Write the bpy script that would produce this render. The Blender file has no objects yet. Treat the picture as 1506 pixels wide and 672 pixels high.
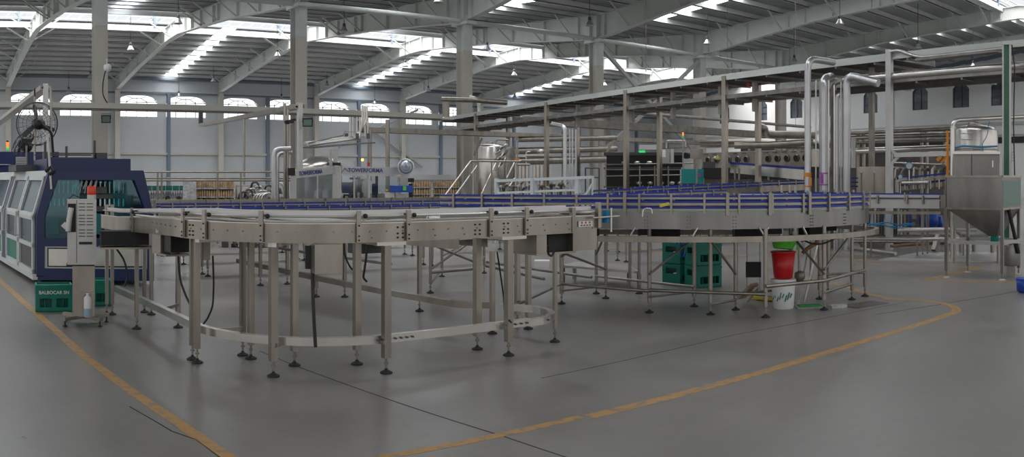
import bpy, math, random
from mathutils import Vector
R = random.Random(7)
sc = bpy.context.scene
COL = sc.collection
sin, cos, tan, pi, atan2, hyp = math.sin, math.cos, math.tan, math.pi, math.atan2, math.hypot

# ---------------------------------------------------------------- survey of the place
# The photograph is a cylindrical panorama: 1325 px per radian, horizon on row 262, eye 1.45 m up.
# World: X runs along the long wall, Y points at it, the eye stands at (0, 0, EYE).
F, PX0, PY0, EYE = 1325.0, -130.0, 262.0, 1.45
def th(x): return (x - PX0) / F
def hz(x, d, z=0.0):                       # bearing of column x at horizontal distance d
    return Vector((d * sin(th(x)), d * cos(th(x)), z))
def at(x, y, z=0.0):                       # point of the level plane z seen at pixel (x, y)
    return hz(x, F * (EYE - z) / (y - PY0), z)
def zd(y, d): return EYE + (PY0 - y) * d / F   # height seen on row y at distance d
def pt(x, y, d): return hz(x, d, zd(y, d))
def onY(x, Y, z=0.0): return Vector((Y * tan(th(x)), Y, z))

# ---------------------------------------------------------------- materials
def new_mat(name):
    m = bpy.data.materials.new(name); m.use_nodes = True
    nt = m.node_tree
    return m, nt, nt.nodes['Principled BSDF']
def mat(name, col, rough=.5, metal=0.0, var=.0, scale=4.0, bump=0.0, spec=.5, stretch=(1, 1, 1), bscale=None, detail=3):
    m, nt, b = new_mat(name)
    b.inputs['Base Color'].default_value = (*col, 1)
    b.inputs['Roughness'].default_value = rough
    b.inputs['Metallic'].default_value = metal
    b.inputs['Specular IOR Level'].default_value = spec
    if var or bump:
        tc = nt.nodes.new('ShaderNodeTexCoord'); mp = nt.nodes.new('ShaderNodeMapping')
        mp.inputs['Scale'].default_value = stretch
        nt.links.new(tc.outputs['Object'], mp.inputs['Vector'])
        n = nt.nodes.new('ShaderNodeTexNoise'); n.inputs['Scale'].default_value = scale; n.inputs['Detail'].default_value = detail
        nt.links.new(mp.outputs[0], n.inputs['Vector'])
        if var:
            r = nt.nodes.new('ShaderNodeValToRGB')
            r.color_ramp.elements[0].position = .3; r.color_ramp.elements[1].position = .7
            r.color_ramp.elements[0].color = (*[c * (1 - var) for c in col], 1)
            r.color_ramp.elements[1].color = (*[min(1, c * (1 + var)) for c in col], 1)
            nt.links.new(n.outputs['Fac'], r.inputs['Fac']); nt.links.new(r.outputs[0], b.inputs['Base Color'])
        if bump:
            bp = nt.nodes.new('ShaderNodeBump'); bp.inputs['Strength'].default_value = bump; bp.inputs['Distance'].default_value = .01
            nt.links.new(n.outputs['Fac'], bp.inputs['Height']); nt.links.new(bp.outputs[0], b.inputs['Normal'])
    return m
def emit(name, col, s):
    m = bpy.data.materials.new(name); m.use_nodes = True; nt = m.node_tree; nt.nodes.clear()
    e = nt.nodes.new('ShaderNodeEmission'); e.inputs[0].default_value = (*col, 1); e.inputs[1].default_value = s
    o = nt.nodes.new('ShaderNodeOutputMaterial'); nt.links.new(e.outputs[0], o.inputs[0]); return m
def tinted(name, col, refl=.12, rough=.05):
    m = bpy.data.materials.new(name); m.use_nodes = True; nt = m.node_tree; nt.nodes.clear()
    t = nt.nodes.new('ShaderNodeBsdfTransparent'); t.inputs[0].default_value = (*col, 1)
    g = nt.nodes.new('ShaderNodeBsdfGlossy'); g.inputs['Roughness'].default_value = rough; g.inputs[0].default_value = (.8, .9, .95, 1)
    x = nt.nodes.new('ShaderNodeMixShader'); x.inputs[0].default_value = refl
    o = nt.nodes.new('ShaderNodeOutputMaterial')
    nt.links.new(t.outputs[0], x.inputs[1]); nt.links.new(g.outputs[0], x.inputs[2]); nt.links.new(x.outputs[0], o.inputs[0]); return m

M = dict(
    steel=mat('brushed_steel', (.35, .322, .285), .34, .9, .18, 5, .05, stretch=(1, 1, .25)),
    steel_n=mat('neutral_steel', (.28, .275, .262), .36, .85, .22, 4, .05, stretch=(1, 1, .25)),
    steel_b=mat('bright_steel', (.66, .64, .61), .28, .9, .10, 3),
    steel_d=mat('dull_steel', (.28, .26, .235), .45, .7, .2, 4),
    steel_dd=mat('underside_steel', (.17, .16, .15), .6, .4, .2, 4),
    alu=mat('pale_aluminium', (.54, .545, .54), .42, .5, .06, 3),
    beam=mat('grey_green_beam_paint', (.60, .63, .615), .5, 0, .05, 1.5),
    brace=mat('brace_paint', (.52, .54, .53), .5),
    cream=mat('cream_column_paint', (.54, .52, .47), .55, 0, .05, 1.2),
    bluegrey=mat('blue_grey_paint', (.17, .22, .28), .5, 0, .05, 1),
    wallp=mat('white_wall_sheet', (.53, .555, .585), .6, 0, .05, .35),
    wallq=mat('white_gable_plaster', (.70, .71, .71), .7, 0, .04, .3),
    trim=mat('grey_trim', (.42, .43, .42), .6),
    roofm=mat('roof_sheet', (.26, .28, .29), .55, .1, .12, .8),
    purl=mat('purlin_galvanised', (.62, .64, .64), .45, .15, .08, .7),
    white=mat('white_plastic', (.80, .81, .82), .4),
    whitep=mat('white_paint', (.60, .66, .68), .45),
    green=mat('green_crate_plastic', (.0, .20, .145), .4, 0, .1, 6),
    greenp=mat('green_post_paint', (.055, .16, .095), .5, 0, .15, 3),
    lime=mat('lime_plastic', (.12, .60, .05), .4),
    red=mat('red_plastic', (.55, .012, .015), .35),
    redlens=mat('red_beacon_lens', (.8, .05, .02), .2),
    blue=mat('navy_machine_paint', (.011, .025, .105), .35, 0, .1, 2),
    bluer=mat('blue_guide_plastic', (.012, .045, .36), .35, 0, .08, 3),
    bluem=mat('bright_blue_paint', (.01, .07, .42), .35),
    bluec=mat('light_blue_hose', (.03, .28, .55), .4),
    teal=mat('teal_panel', (.0, .22, .215), .4, 0, .06, 2),
    tealin=mat('inner_teal_panel', (.0, .24, .27), .3),
    tealtop=mat('pale_teal_belt', (.28, .50, .45), .5),
    black=mat('black_plastic', (.012, .012, .013), .45),
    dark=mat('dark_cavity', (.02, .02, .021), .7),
    dgrey=mat('dark_grey_metal', (.09, .095, .10), .5, .2),
    rubber=mat('rubber_foot', (.02, .02, .02), .65),
    cable=mat('black_cable', (.012, .012, .012), .5),
    yellow=mat('yellow_plastic', (.75, .62, .02), .4),
    orange=mat('orange_tape', (.72, .25, .02), .5),
    purple=mat('purple_tape', (.45, .06, .50), .5),
    silverpipe=mat('clad_pipe', (.55, .56, .58), .32, .8, .08, 2, .04),
    skin=mat('skin', (.42, .25, .17), .6), hair=mat('hair', (.02, .016, .013), .6),
    shirt_g=mat('green_shirt', (.05, .25, .13), .8), shirt_b=mat('blue_shirt', (.03, .08, .2), .8),
    brown=mat('rust_hose', (.28, .16, .08), .6, 0, .3, 12),
    card=mat('worn_board', (.45, .32, .24), .8, 0, .3, 14),
    amber=mat('amber_bottle_pack', (.42, .29, .17), .4, 0, .45, 9),
    wrap=mat('stretch_film', (.52, .53, .54), .25, .2, .35, 14, .5),
    bottle=mat('grey_bottles', (.36, .36, .38), .3, .1, .4, 10),
    wood=mat('pallet_wood', (.30, .22, .15), .8, 0, .2, 6),
    lampshade=mat('aluminium_lamp_shade', (.5, .5, .5), .3, .6),
    paper=mat('white_label', (.75, .75, .75), .6),
    sky=emit('daylight_skylight', (.93, .97, 1.0), 6.0), ridge=emit('added_ridge_glow', (1.0, .98, .95), 4.6),  # ridge: glow for the added monitor caps
    moni=emit('daylight_monitor', (.92, .97, 1.0), .6),
    win=emit('daylight_window', (.95, .98, 1.0), 1.15),
    wing=mat('gothic_window_glass', (.10, .12, .145), .15, 0, .2, 2),
    muntin=mat('window_muntin', (.05, .06, .07), .5),
    redl=emit('red_signal', (1, .08, .02), 3.0), amberl=emit('amber_signal', (1, .55, .05), 4.0),
    orangel=emit('orange_signal', (1, .25, .02), 1.0),
    greenl=emit('green_sign', (.02, .55, .12), .8), screen=mat('floodlight_glass', (.18, .26, .22), .15),
    tealglass=tinted('teal_machine_glass', (.22, .78, .84), .08),
    doorglass=tinted('film_covered_glass', (.45, .52, .56), .38, .22),
    clear=tinted('clear_guard_panel', (.72, .78, .80), .14, .08),
    film=tinted('cloudy_film', (.55, .57, .58), .35, .3),
    water=mat('pale_blue_bottle', (.35, .50, .60), .2),
    ink=mat('sign_ink_blue', (.03, .06, .22), .5), inkw=mat('sign_ink_white', (.75, .8, .78), .5), inkr=mat('sign_ink_red', (.6, .03, .03), .5),
)

# ---------------------------------------------------------------- mesh builder
class MB:
    def __init__(s): s.v = []; s.f = []; s.sm = []; s.g = []
    def mk(s): s.g.append((len(s.v), len(s.f))); return s
    def add(s, vs, fs, smooth=False):
        b = len(s.v); s.v += [tuple(p) for p in vs]
        for f in fs: s.f.append(tuple(b + i for i in f)); s.sm.append(smooth)
        return s
    def box(s, a, b):
        s.mk()
        x0, y0, z0 = a; x1, y1, z1 = b
        return s.add([(x0, y0, z0), (x1, y0, z0), (x1, y1, z0), (x0, y1, z0), (x0, y0, z1), (x1, y0, z1), (x1, y1, z1), (x0, y1, z1)],
              [(0, 3, 2, 1), (4, 5, 6, 7), (0, 1, 5, 4), (1, 2, 6, 5), (2, 3, 7, 6), (3, 0, 4, 7)])
    def ob(s, c, sz, rz=0.0):               # box standing on c, size, turned by rz
        s.mk()
        w, d, h = sz[0] / 2, sz[1] / 2, sz[2]; C, S = cos(rz), sin(rz); vs = []
        for z in (0, h):
            for (x, y) in ((-w, -d), (w, -d), (w, d), (-w, d)):
                vs.append((c[0] + x * C - y * S, c[1] + x * S + y * C, c[2] + z))
        return s.add(vs, [(0, 3, 2, 1), (4, 5, 6, 7), (0, 1, 5, 4), (1, 2, 6, 5), (2, 3, 7, 6), (3, 0, 4, 7)])
    def bar(s, p, q, w, h=None, up=(0, 0, 1)):   # rectangular bar
        s.mk()
        h = h or w; p, q = Vector(p), Vector(q); d = (q - p).normalized(); u = Vector(up)
        if abs(d.dot(u)) > .98: u = Vector((0, 1, 0))
        a = d.cross(u).normalized() * (w / 2); b = a.cross(d).normalized() * (h / 2)
        vs = [p - a - b, p + a - b, p + a + b, p - a + b, q - a - b, q + a - b, q + a + b, q - a + b]
        return s.add(vs, [(0, 3, 2, 1), (4, 5, 6, 7), (0, 1, 5, 4), (1, 2, 6, 5), (2, 3, 7, 6), (3, 0, 4, 7)])
    def tube(s, p, q, r, n=10, r2=None, cap=True):
        s.mk()
        p, q = Vector(p), Vector(q); d = (q - p).normalized(); u = Vector((0, 0, 1)) if abs(d.z) < .9 else Vector((1, 0, 0))
        a = d.cross(u).normalized(); b = a.cross(d); r2 = r if r2 is None else r2
        vs = []
        for (o, rr) in ((p, r), (q, r2)):
            for i in range(n):
                t = 2 * pi * i / n; vs.append(o + (a * cos(t) + b * sin(t)) * rr)
        s.add(vs, [(i, (i + 1) % n, n + (i + 1) % n, n + i) for i in range(n)], True)
        if cap: s.add(vs, [tuple(range(n))[::-1], tuple(range(n, 2 * n))])
        return s
    def pipe(s, pts, r, n=8, round_=0.0):    # tube along a polyline, corners rounded
        s.mk()
        P = [Vector(p) for p in pts]
        if round_ > 0:
            Q = [P[0]]
            for i in range(1, len(P) - 1):
                a, b, c = P[i - 1], P[i], P[i + 1]
                k = min(round_, (b - a).length * .45, (c - b).length * .45)
                u = b + (a - b).normalized() * k; w = b + (c - b).normalized() * k
                for j in range(5):
                    t = j / 4; Q.append(u * (1 - t) ** 2 + b * 2 * t * (1 - t) + w * t * t)
            Q.append(P[-1]); P = Q
        rings = []; prev = None; vs = []
        for i, p in enumerate(P):
            d = (P[min(i + 1, len(P) - 1)] - P[max(i - 1, 0)]).normalized()
            if prev is None:
                u = Vector((0, 0, 1)) if abs(d.z) < .9 else Vector((1, 0, 0)); a = d.cross(u).normalized()
            else:
                a = (prev - d * prev.dot(d)).normalized()
            prev = a; b = a.cross(d)
            for j in range(n):
                t = 2 * pi * j / n; vs.append(p + (a * cos(t) + b * sin(t)) * r)
        m = len(P); fs = []
        for i in range(m - 1):
            for j in range(n): fs.append((i * n + j, i * n + (j + 1) % n, (i + 1) * n + (j + 1) % n, (i + 1) * n + j))
        s.add(vs, fs, True); s.add(vs, [tuple(range(n))[::-1], tuple(range((m - 1) * n, m * n))]); return s
    def lathe(s, c, prof, n=20, smooth=True, axis=None):
        s.mk()
        vs = []; m = len(prof)
        for (r, z) in prof:
            for j in range(n):
                t = 2 * pi * j / n; vs.append((r * cos(t), r * sin(t), z))
        if axis is not None:
            q = Vector((0, 0, 1)).rotation_difference(Vector(axis).normalized()); vs = [q @ Vector(v) for v in vs]
        vs = [(c[0] + v[0], c[1] + v[1], c[2] + v[2]) for v in vs]
        fs = [(i * n + j, i * n + (j + 1) % n, (i + 1) * n + (j + 1) % n, (i + 1) * n + j) for i in range(m - 1) for j in range(n)]
        s.add(vs, fs, smooth); s.add(vs, [tuple(range(n))[::-1], tuple(range((m - 1) * n, m * n))]); return s
    def prism(s, poly, f):                   # poly of (a,b); f(a,b,k) -> point for k = 0,1
        s.mk()
        n = len(poly); vs = [f(a, b, 0) for a, b in poly] + [f(a, b, 1) for a, b in poly]
        return s.add(vs, [tuple(range(n))[::-1], tuple(range(n, 2 * n))] + [(i, (i + 1) % n, n + (i + 1) % n, n + i) for i in range(n)])
    def ribbon(s, path, t, z0, z1, sl=0.0, zf=lambda x, y: 0.0):          # upright band of thickness t along a 2-D path
        s.mk()
        A = offset(path, -t / 2); B = offset(path, t / 2); n = len(path); vs = []
        D = [0.0]
        for p, q in zip(path, path[1:]): D.append(D[-1] + hyp(q[0] - p[0], q[1] - p[1]))
        for z in (z0, z1):
            vs += [(a[0], a[1], z + sl * e + zf(*a)) for a, e in zip(A, D)] + [(b[0], b[1], z + sl * e + zf(*b)) for b, e in zip(B, D)]
        fs = []
        for i in range(n - 1):
            a0, a1, b0, b1 = i, i + 1, n + i, n + i + 1; k = 2 * n
            fs += [(a0, a1, a1 + k, a0 + k), (b1, b0, b0 + k, b1 + k), (a0 + k, a1 + k, b1 + k, b0 + k), (a1, a0, b0, b1)]
        fs += [(0, 2 * n, 3 * n, n), (n - 1, 2 * n - 1, 4 * n - 1, 3 * n - 1)]
        return s.add(vs, fs)
    def build(s, name, m, parent=None, loc=None):
        root = parent
        while root is not None and root.parent is not None: root = root.parent
        o = root.location if root is not None else Vector(loc if loc is not None else s.base())
        me = bpy.data.meshes.new(name)
        me.from_pydata([(x - o[0], y - o[1], z - o[2]) for x, y, z in s.v], [], s.f)
        me.polygons.foreach_set('use_smooth', s.sm); me.update()
        if isinstance(m, str): m = M[m]
        me.materials.append(m)
        ob = bpy.data.objects.new(name, me); COL.objects.link(ob)
        if parent is not None: ob.parent = parent
        else: ob.location = o
        return ob
    def each(s, name, m, parent=None):       # every bar, tube or box an object of its own
        out = []; G = s.g + [(len(s.v), len(s.f))]
        for (v0, f0), (v1, f1) in zip(G, G[1:]):
            k = MB(); k.v = s.v[v0:v1]; k.f = [tuple(i - v0 for i in f) for f in s.f[f0:f1]]; k.sm = s.sm[f0:f1]
            if k.v: out.append(k.build(name, m, parent))
        return out
    def base(s):
        xs = [p[0] for p in s.v]; ys = [p[1] for p in s.v]; zs = [p[2] for p in s.v]
        return ((min(xs) + max(xs)) / 2, (min(ys) + max(ys)) / 2, min(zs))

def offset(path, d):
    out = []; n = len(path)
    for i in range(n):
        a = Vector(path[max(i - 1, 0)][:2]); b = Vector(path[i][:2]); c = Vector(path[min(i + 1, n - 1)][:2])
        u = (b - a); v = (c - b)
        u = u.normalized() if u.length > 1e-9 else v.normalized(); v = v.normalized() if v.length > 1e-9 else u
        nrm = Vector((-u.y - v.y, u.x + v.x)).normalized(); k = max(.3, nrm.dot(Vector((-u.y, u.x))))
        out.append((b.x + nrm.x * d / k, b.y + nrm.y * d / k))
    return out
def arc(c, r, a0, a1, n=12): return [(c[0] + r * cos(a0 + (a1 - a0) * i / n), c[1] + r * sin(a0 + (a1 - a0) * i / n)) for i in range(n + 1)]
def along(path, step, start=0.0):            # points (x, y, angle) every step along the path
    out = []; need = start; acc = 0.0
    for a, b in zip(path, path[1:]):
        L = hyp(b[0] - a[0], b[1] - a[1])
        while need <= acc + L:
            t = (need - acc) / L; out.append((a[0] + (b[0] - a[0]) * t, a[1] + (b[1] - a[1]) * t, atan2(b[1] - a[1], b[0] - a[0]))); need += step
        acc += L
    return out

def tag(o, label, cat, group=None, kind=None):
    if label: o['label'] = label
    if cat: o['category'] = cat
    if group: o['group'] = group
    if kind: o['kind'] = kind
    return o
def thing(name, label, cat, loc, group=None):
    o = bpy.data.objects.new(name, None); COL.objects.link(o); o.location = loc; o.empty_display_size = .2
    return tag(o, label, cat, group)
def facing(m, x0, y0, x1, y1, d, t=.1, z0=None, rz=None):   # box whose face spans the rows and columns at distance d
    xc = (x0 + x1) / 2; w = (x1 - x0) * d / F; zt_, zb_ = zd(y0, d), (zd(y1, d) if z0 is None else z0); c = hz(xc, d + t / 2)
    return m.ob((c.x, c.y, zb_), (w, t, zt_ - zb_), -th(xc) if rz is None else rz)
def struct(o, label=None, group=None): return tag(o, label, None, group, 'structure')
def copy_tree(o, loc=None):
    c = o.copy(); COL.objects.link(c)
    if loc is not None: c.location = loc
    for ch in list(o.children):
        k = ch.copy(); COL.objects.link(k); k.parent = c
        for g in list(ch.children):
            q = g.copy(); COL.objects.link(q); q.parent = k
    return c

def text_mb(body, size, origin, xdir, zdir=(0, 0, 1), depth=.002, bold=False):
    cu = bpy.data.curves.new('lettering', 'FONT'); cu.body = body; cu.size = size; cu.extrude = depth; cu.align_x = 'CENTER'; cu.align_y = 'CENTER'
    if bold: cu.offset = size * .02
    ob = bpy.data.objects.new('lettering', cu); COL.objects.link(ob)
    dg = bpy.context.evaluated_depsgraph_get(); me = bpy.data.meshes.new_from_object(ob.evaluated_get(dg))
    x = Vector(xdir).normalized(); z = Vector(zdir).normalized(); n = x.cross(z); o = Vector(origin); mb = MB()
    mb.add([o + x * v.co.x + z * v.co.y + n * v.co.z for v in me.vertices], [tuple(p.vertices) for p in me.polygons])
    bpy.data.objects.remove(ob); bpy.data.curves.remove(cu); bpy.data.meshes.remove(me)
    return mb
# ================================================================ the hall
S = 8.0
def FX(k): return (k + .861) * S            # frame positions along X
YW, YC, Y1 = 64.5, 32.5, 0.5                # long wall, middle column row, near column row
GN = (.975, -.2223); GP = 53.9              # gable wall: GN . (x, y) = GP
def gx(Y): return (GP - GN[1] * Y) / GN[0]
def roof_z(Y):
    P = [(-2.46, 9.388), (0.49, 9.696), (16.49, 11.296), (32.49, 9.819), (46.03, 10.558), (48.49, 10.742), (51.08, 10.558), (64.49, 9.044)]
    for (a, za), (b, zb) in zip(P, P[1:]):
        if Y <= b: return za + (zb - za) * (Y - a) / (b - a)
    return P[-1][1]
def raf_bot(Y):
    P = [(0.49, 8.342), (0.86, 8.342), (3.69, 8.835), (7.38, 9.388), (16.49, 10.275), (25.35, 9.425), (29.17, 8.835), (32.12, 8.355), (32.98, 8.355), (40.74, 9.093), (45.54, 9.413), (48.86, 9.61), (51.69, 9.45), (57.85, 8.798), (64.49, 7.887)]
    for (a, za), (b, zb) in zip(P, P[1:]):
        if Y <= b: return za + (zb - za) * (Y - a) / (b - a)
    return P[-1][1]

# floor ---------------------------------------------------------
def floor_mat():
    m, nt, b = new_mat('polished_concrete')
    tc = nt.nodes.new('ShaderNodeTexCoord')
    n1 = nt.nodes.new('ShaderNodeTexNoise'); n1.inputs['Scale'].default_value = .55; n1.inputs['Detail'].default_value = 6; n1.inputs['Roughness'].default_value = .62
    n2 = nt.nodes.new('ShaderNodeTexNoise'); n2.inputs['Scale'].default_value = 9; n2.inputs['Detail'].default_value = 5
    n3 = nt.nodes.new('ShaderNodeTexNoise'); n3.inputs['Scale'].default_value = 2.2; n3.inputs['Detail'].default_value = 6; n3.inputs['Distortion'].default_value = 0
    for n in (n1, n2, n3): nt.links.new(tc.outputs['Object'], n.inputs['Vector'])
    r = nt.nodes.new('ShaderNodeValToRGB'); e = r.color_ramp.elements
    e[0].position = .15; e[0].color = (.195, .190, .184, 1); e[1].position = .85; e[1].color = (.330, .320, .308, 1)
    mx = nt.nodes.new('ShaderNodeMix'); mx.data_type = 'FLOAT'; mx.inputs[0].default_value = .25
    nt.links.new(n1.outputs['Fac'], mx.inputs[2]); nt.links.new(n3.outputs['Fac'], mx.inputs[3])
    nt.links.new(mx.outputs[0], r.inputs['Fac'])
    m2 = nt.nodes.new('ShaderNodeMix'); m2.data_type = 'RGBA'; m2.blend_type = 'MULTIPLY'; m2.inputs[0].default_value = .18
    nt.links.new(r.outputs[0], m2.inputs[6]); nt.links.new(n2.outputs['Fac'], m2.inputs[7])
    g = nt.nodes.new('ShaderNodeMapRange'); g.inputs[1].default_value = 0; g.inputs[2].default_value = 1; g.inputs[3].default_value = 1; g.inputs[4].default_value = 1
    nt.links.new(m2.outputs[2], b.inputs['Base Color'])
    rr = nt.nodes.new('ShaderNodeMapRange'); rr.inputs[1].default_value = .15; rr.inputs[2].default_value = .85; rr.inputs[3].default_value = .26; rr.inputs[4].default_value = .36
    nt.links.new(n3.outputs['Fac'], rr.inputs[0]); nt.links.new(rr.outputs[0], b.inputs['Roughness'])
    b.inputs['Specular IOR Level'].default_value = .45
    return m
fl = MB().box((-14, -8, -.1), (72, 66, 0)).build('floor', floor_mat()); struct(fl, 'grey polished concrete floor of the hall')

def line_mat():
    m, nt, b = new_mat('worn_yellow_paint')
    tc = nt.nodes.new('ShaderNodeTexCoord'); n = nt.nodes.new('ShaderNodeTexNoise'); n.inputs['Scale'].default_value = 14; n.inputs['Detail'].default_value = 6
    nt.links.new(tc.outputs['Object'], n.inputs['Vector'])
    r = nt.nodes.new('ShaderNodeValToRGB'); e = r.color_ramp.elements
    e[0].position = .36; e[0].color = (.27, .215, .15, 1); e[1].position = .52; e[1].color = (.50, .27, .075, 1)
    nt.links.new(n.outputs['Fac'], r.inputs['Fac']); nt.links.new(r.outputs[0], b.inputs['Base Color']); b.inputs['Roughness'].default_value = .45
    return m
YL = line_mat()
def marking(n, path, w, m=YL, z=.0015, lab='worn yellow floor marking line'):
    struct(MB().ribbon(path, w, .0002, z).build(n, m), lab)
marking('floor_marking', [(1.10, 16.5), (1.24, 12.8), (1.34, 9.5), (1.40, 7.2), (1.47, 6.1), (1.55, 5.17), (1.62, 4.3), (1.70, 3.0)], .085, lab='yellow floor line running past the blue machine')
c0 = [(1.9, 4.05), (3.7, 4.03), (3.74, 4.03)]
marking('floor_marking', [(1.9, 4.06), (3.70, 4.03)], .075, lab='yellow floor line in front of the conveyors, near stretch')
marking('floor_marking', [(3.74, 4.0), (5.5, 3.95), (6.95, 3.94), (8.2, 3.9)] + arc((8.75, 4.75), .86, -1.35, .35, 10) + [(9.85, 5.5), (10.5, 6.3), (11.2, 7.6)], .10, lab='yellow floor line in front of the conveyors, far stretch with a rounded corner')
bx = [at(1357, 412), at(1506, 416), at(1445, 393), at(1272, 388)]
marking('floor_marking', [tuple(bx[0][:2]), tuple(bx[1][:2])], .10, lab='yellow line before the hopper')
marking('floor_marking', [tuple(bx[0][:2]), tuple(bx[2][:2])], .10, lab='yellow line beside the hopper feet')
marking('floor_marking', [tuple(at(1250, 387)[:2]), tuple(bx[2][:2])], .10, lab='yellow line behind the hopper feet')
marking('floor_marking', [tuple(at(1130, 370)[:2]), tuple(at(1290, 384)[:2])], .10, lab='yellow line behind the curved conveyor')
marking('floor_marking', [tuple(at(860, 362)[:2]), tuple(at(1100, 376)[:2])], .12, lab='far yellow line under the conveyors')
DK = mat('joint_filler', (.035, .035, .035), .8)
marking('trim_1', [(2.85, 7.0), (2.88, 6.3), (3.0, 4.9), (3.09, 4.02), (3.12, 3.2)], .010, DK, .001, 'thin dark saw-cut joint across the floor')
marking('trim_2', [(1.37, 5.55), (1.44, 5.15), (1.47, 4.95), (1.55, 4.75), (1.57, 4.4), (1.63, 4.1)], .007, DK, .0022, 'jagged crack beside the yellow line')
marking('trim_3', [(8.4, 4.6), (10.8, 3.9), (12.8, 3.2)], .010, DK, .001, 'faint floor joint at the right')
marking('trim_4', [(4.2, 5.0), (6.6, 5.1), (9.5, 4.75)], .008, DK, .001, 'faint floor joint between the conveyors')

# long wall -----------------------------------------------------
XL, XR = -10.0, gx(YW)
w = MB(); w.box((XL, YW, 0), (XR, YW + .25, 6.004)); w.box((XL, YW, 7.567), (XR, YW + .25, 9.204))
wins = []
k = -2
while FX(k) < XR:                            # two arched windows per bay
    a = FX(k)
    for c in (a + S * .20, a + S * .675):
        if c < 45: wins.append(c)
    k += 1
HW = 1.56                                   # half width of a window
xs = [XL]
for c in wins: xs += [c - HW, c + HW]
xs += [XR]
for a, b in zip(xs[::2], xs[1::2]):
    if b > a: w.box((a, YW, 6.004), (b, YW + .25, 7.567))
for c in wins:                              # arched heads
    for i in range(8):
        t0, t1 = -1 + i / 4, -1 + (i + 1) / 4
        f = lambda t: 7.567 - .46 * t ** 4
        w.add([(c + HW * t0, YW, f(t0)), (c + HW * t1, YW, f(t1)), (c + HW * t1, YW, 7.579), (c + HW * t0, YW, 7.579)], [(0, 1, 2, 3)])
struct(w.build('wall_back', 'wallp'), 'long white wall with a row of arched windows under the eave')
for i, c in enumerate(wins):
    root = thing('window_%d' % (i + 1), None, None, (c, YW + .15, 6.004)); struct(root)
    MB().box((c - HW, YW + .16, 6.004), (c + HW, YW + .18, 7.579)).build('pane', 'win', root)
    m = MB()
    for t in (-.5, 0, .5): m.box((c + HW * t - .02, YW + .10, 6.004), (c + HW * t + .02, YW + .14, 7.198 + (.25 if t == 0 else 0)))
    for z in (6.558, 7.075): m.box((c - HW, YW + .10, z - .02), (c + HW, YW + .14, z + .02))
    m.bar((c - .80, YW + .12, 7.075), (c - .32, YW + .12, 7.358), .04); m.bar((c + .80, YW + .12, 7.075), (c + .32, YW + .12, 7.358), .04)
    m.bar((c - .32, YW + .12, 7.358), (c + .32, YW + .12, 7.358), .04); m.bar((c - .32, YW + .12, 7.358), (c - .75, YW + .12, 7.518), .04); m.bar((c + .32, YW + .12, 7.358), (c + .75, YW + .12, 7.518), .04)
    m.bar((c - HW, YW + .12, 7.075), (c - 1.35, YW + .12, 7.272), .04); m.bar((c + HW, YW + .12, 7.075), (c + 1.35, YW + .12, 7.272), .04)
    m.build('glazing_bars', 'muntin', root)
t = MB().box((XL, YW - .12, 7.69), (XR, YW, 7.813)); struct(t.build('trim_5', 'bluegrey'), 'blue-grey beam above the arched windows')
t = MB().box((XL, YW - .10, 7.838), (XR, YW, 7.936)); struct(t.build('trim_6', 'beam'), 'pale ledge above the arched windows')
t = MB().box((XL, YW - .22, 8.724), (XR, YW, 8.896)); struct(t.build('trim_7', 'bluegrey'), 'blue-grey eave strut')
t = MB().box((XL, YW - .16, 3.185), (XR, YW, 3.345)); struct(t.build('trim_8', 'cream'), 'cream girt along the long wall')
for k in range(-1, 8):
    x = FX(k)
    if x < XR:
        m = MB().box((x - .11, YW - .55, 0), (x + .11, YW - .02, 7.912)); m.box((x - .2, YW - .57, 0), (x + .2, YW - .54, 7.912))
        struct(m.build('wall_column', 'cream'), 'cream wall column number under a rafter end'.replace(' number', ''))
    x = FX(k) + S / 2
    if x < XR - .5 and k >= 1:
        struct(MB().box((x - .13, YW - .2, 0), (x + .13, YW, 7.727)).build('wall_post', 'bluegrey'), 'blue-grey wind post between two windows')
# diagonal wall bracing in two bays
for (a, b) in ((470, 579), (660, 735)):
    pass
m = MB(); p = onY(505, YW - .35, 5.0); q = onY(592, YW - .35, 3.0); m.bar((p.x, p.y, 7.0), (q.x + 2, q.y, 2.4), .15); m.bar((q.x + 1.4, q.y - .2, 7.2), (p.x - .5, p.y - .2, 3.9), .15)
struct(m.build('wall_bracing', 'trim'), 'crossed bracing on the long wall behind the filler')

# gable wall ----------------------------------------------------
gd = Vector((-.2223, -.975, 0)).normalized()      # along the gable wall towards the near side
gn = Vector((-.975, .2223, 0))                    # into the hall
g0 = Vector((gx(YW), YW, 0))
def gp(s, z, out=0.0): v = g0 + gd * s + gn * out; return (v.x, v.y, z)
def g_at(x):                                       # distance along the gable wall at pixel column x
    t = th(x); d = GP / (GN[0] * sin(t) + GN[1] * cos(t)); p = Vector((d * sin(t), d * cos(t), 0)); return (p - g0).dot(gd), d
w = MB(); L = 66
gw = [(1065, 147, 177), (1120, 146, 176), (1171, 144, 174.6), (1219, 140, 171), (1280, 135, 167), (1353, 129, 163.5), (1413, 124, 159), (1470, 120.5, 156), (1528, 117, 153)]
lo, hi = 5.55, 7.12
W = []
for x, a, b in gw:
    s, d = g_at(x); W.append((s, zd(a, d), zd(b, d)))
lo = sum(q[2] for q in W) / len(W); hi = sum(q[1] for q in W) / len(W)
def gbox(m, s0, s1, z0, z1, o0=-.25, o1=0.0):
    return m.add([gp(s0, z0, o0), gp(s1, z0, o0), gp(s1, z0, o1), gp(s0, z0, o1), gp(s0, z1, o0), gp(s1, z1, o0), gp(s1, z1, o1), gp(s0, z1, o1)],
                 [(0, 3, 2, 1), (4, 5, 6, 7), (0, 1, 5, 4), (1, 2, 6, 5), (2, 3, 7, 6), (3, 0, 4, 7)])
gbox(w, -1, L, 0, lo)
prev = -1
for s, _, _ in W: gbox(w, prev, s - .76, lo, hi); prev = s + .76
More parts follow.
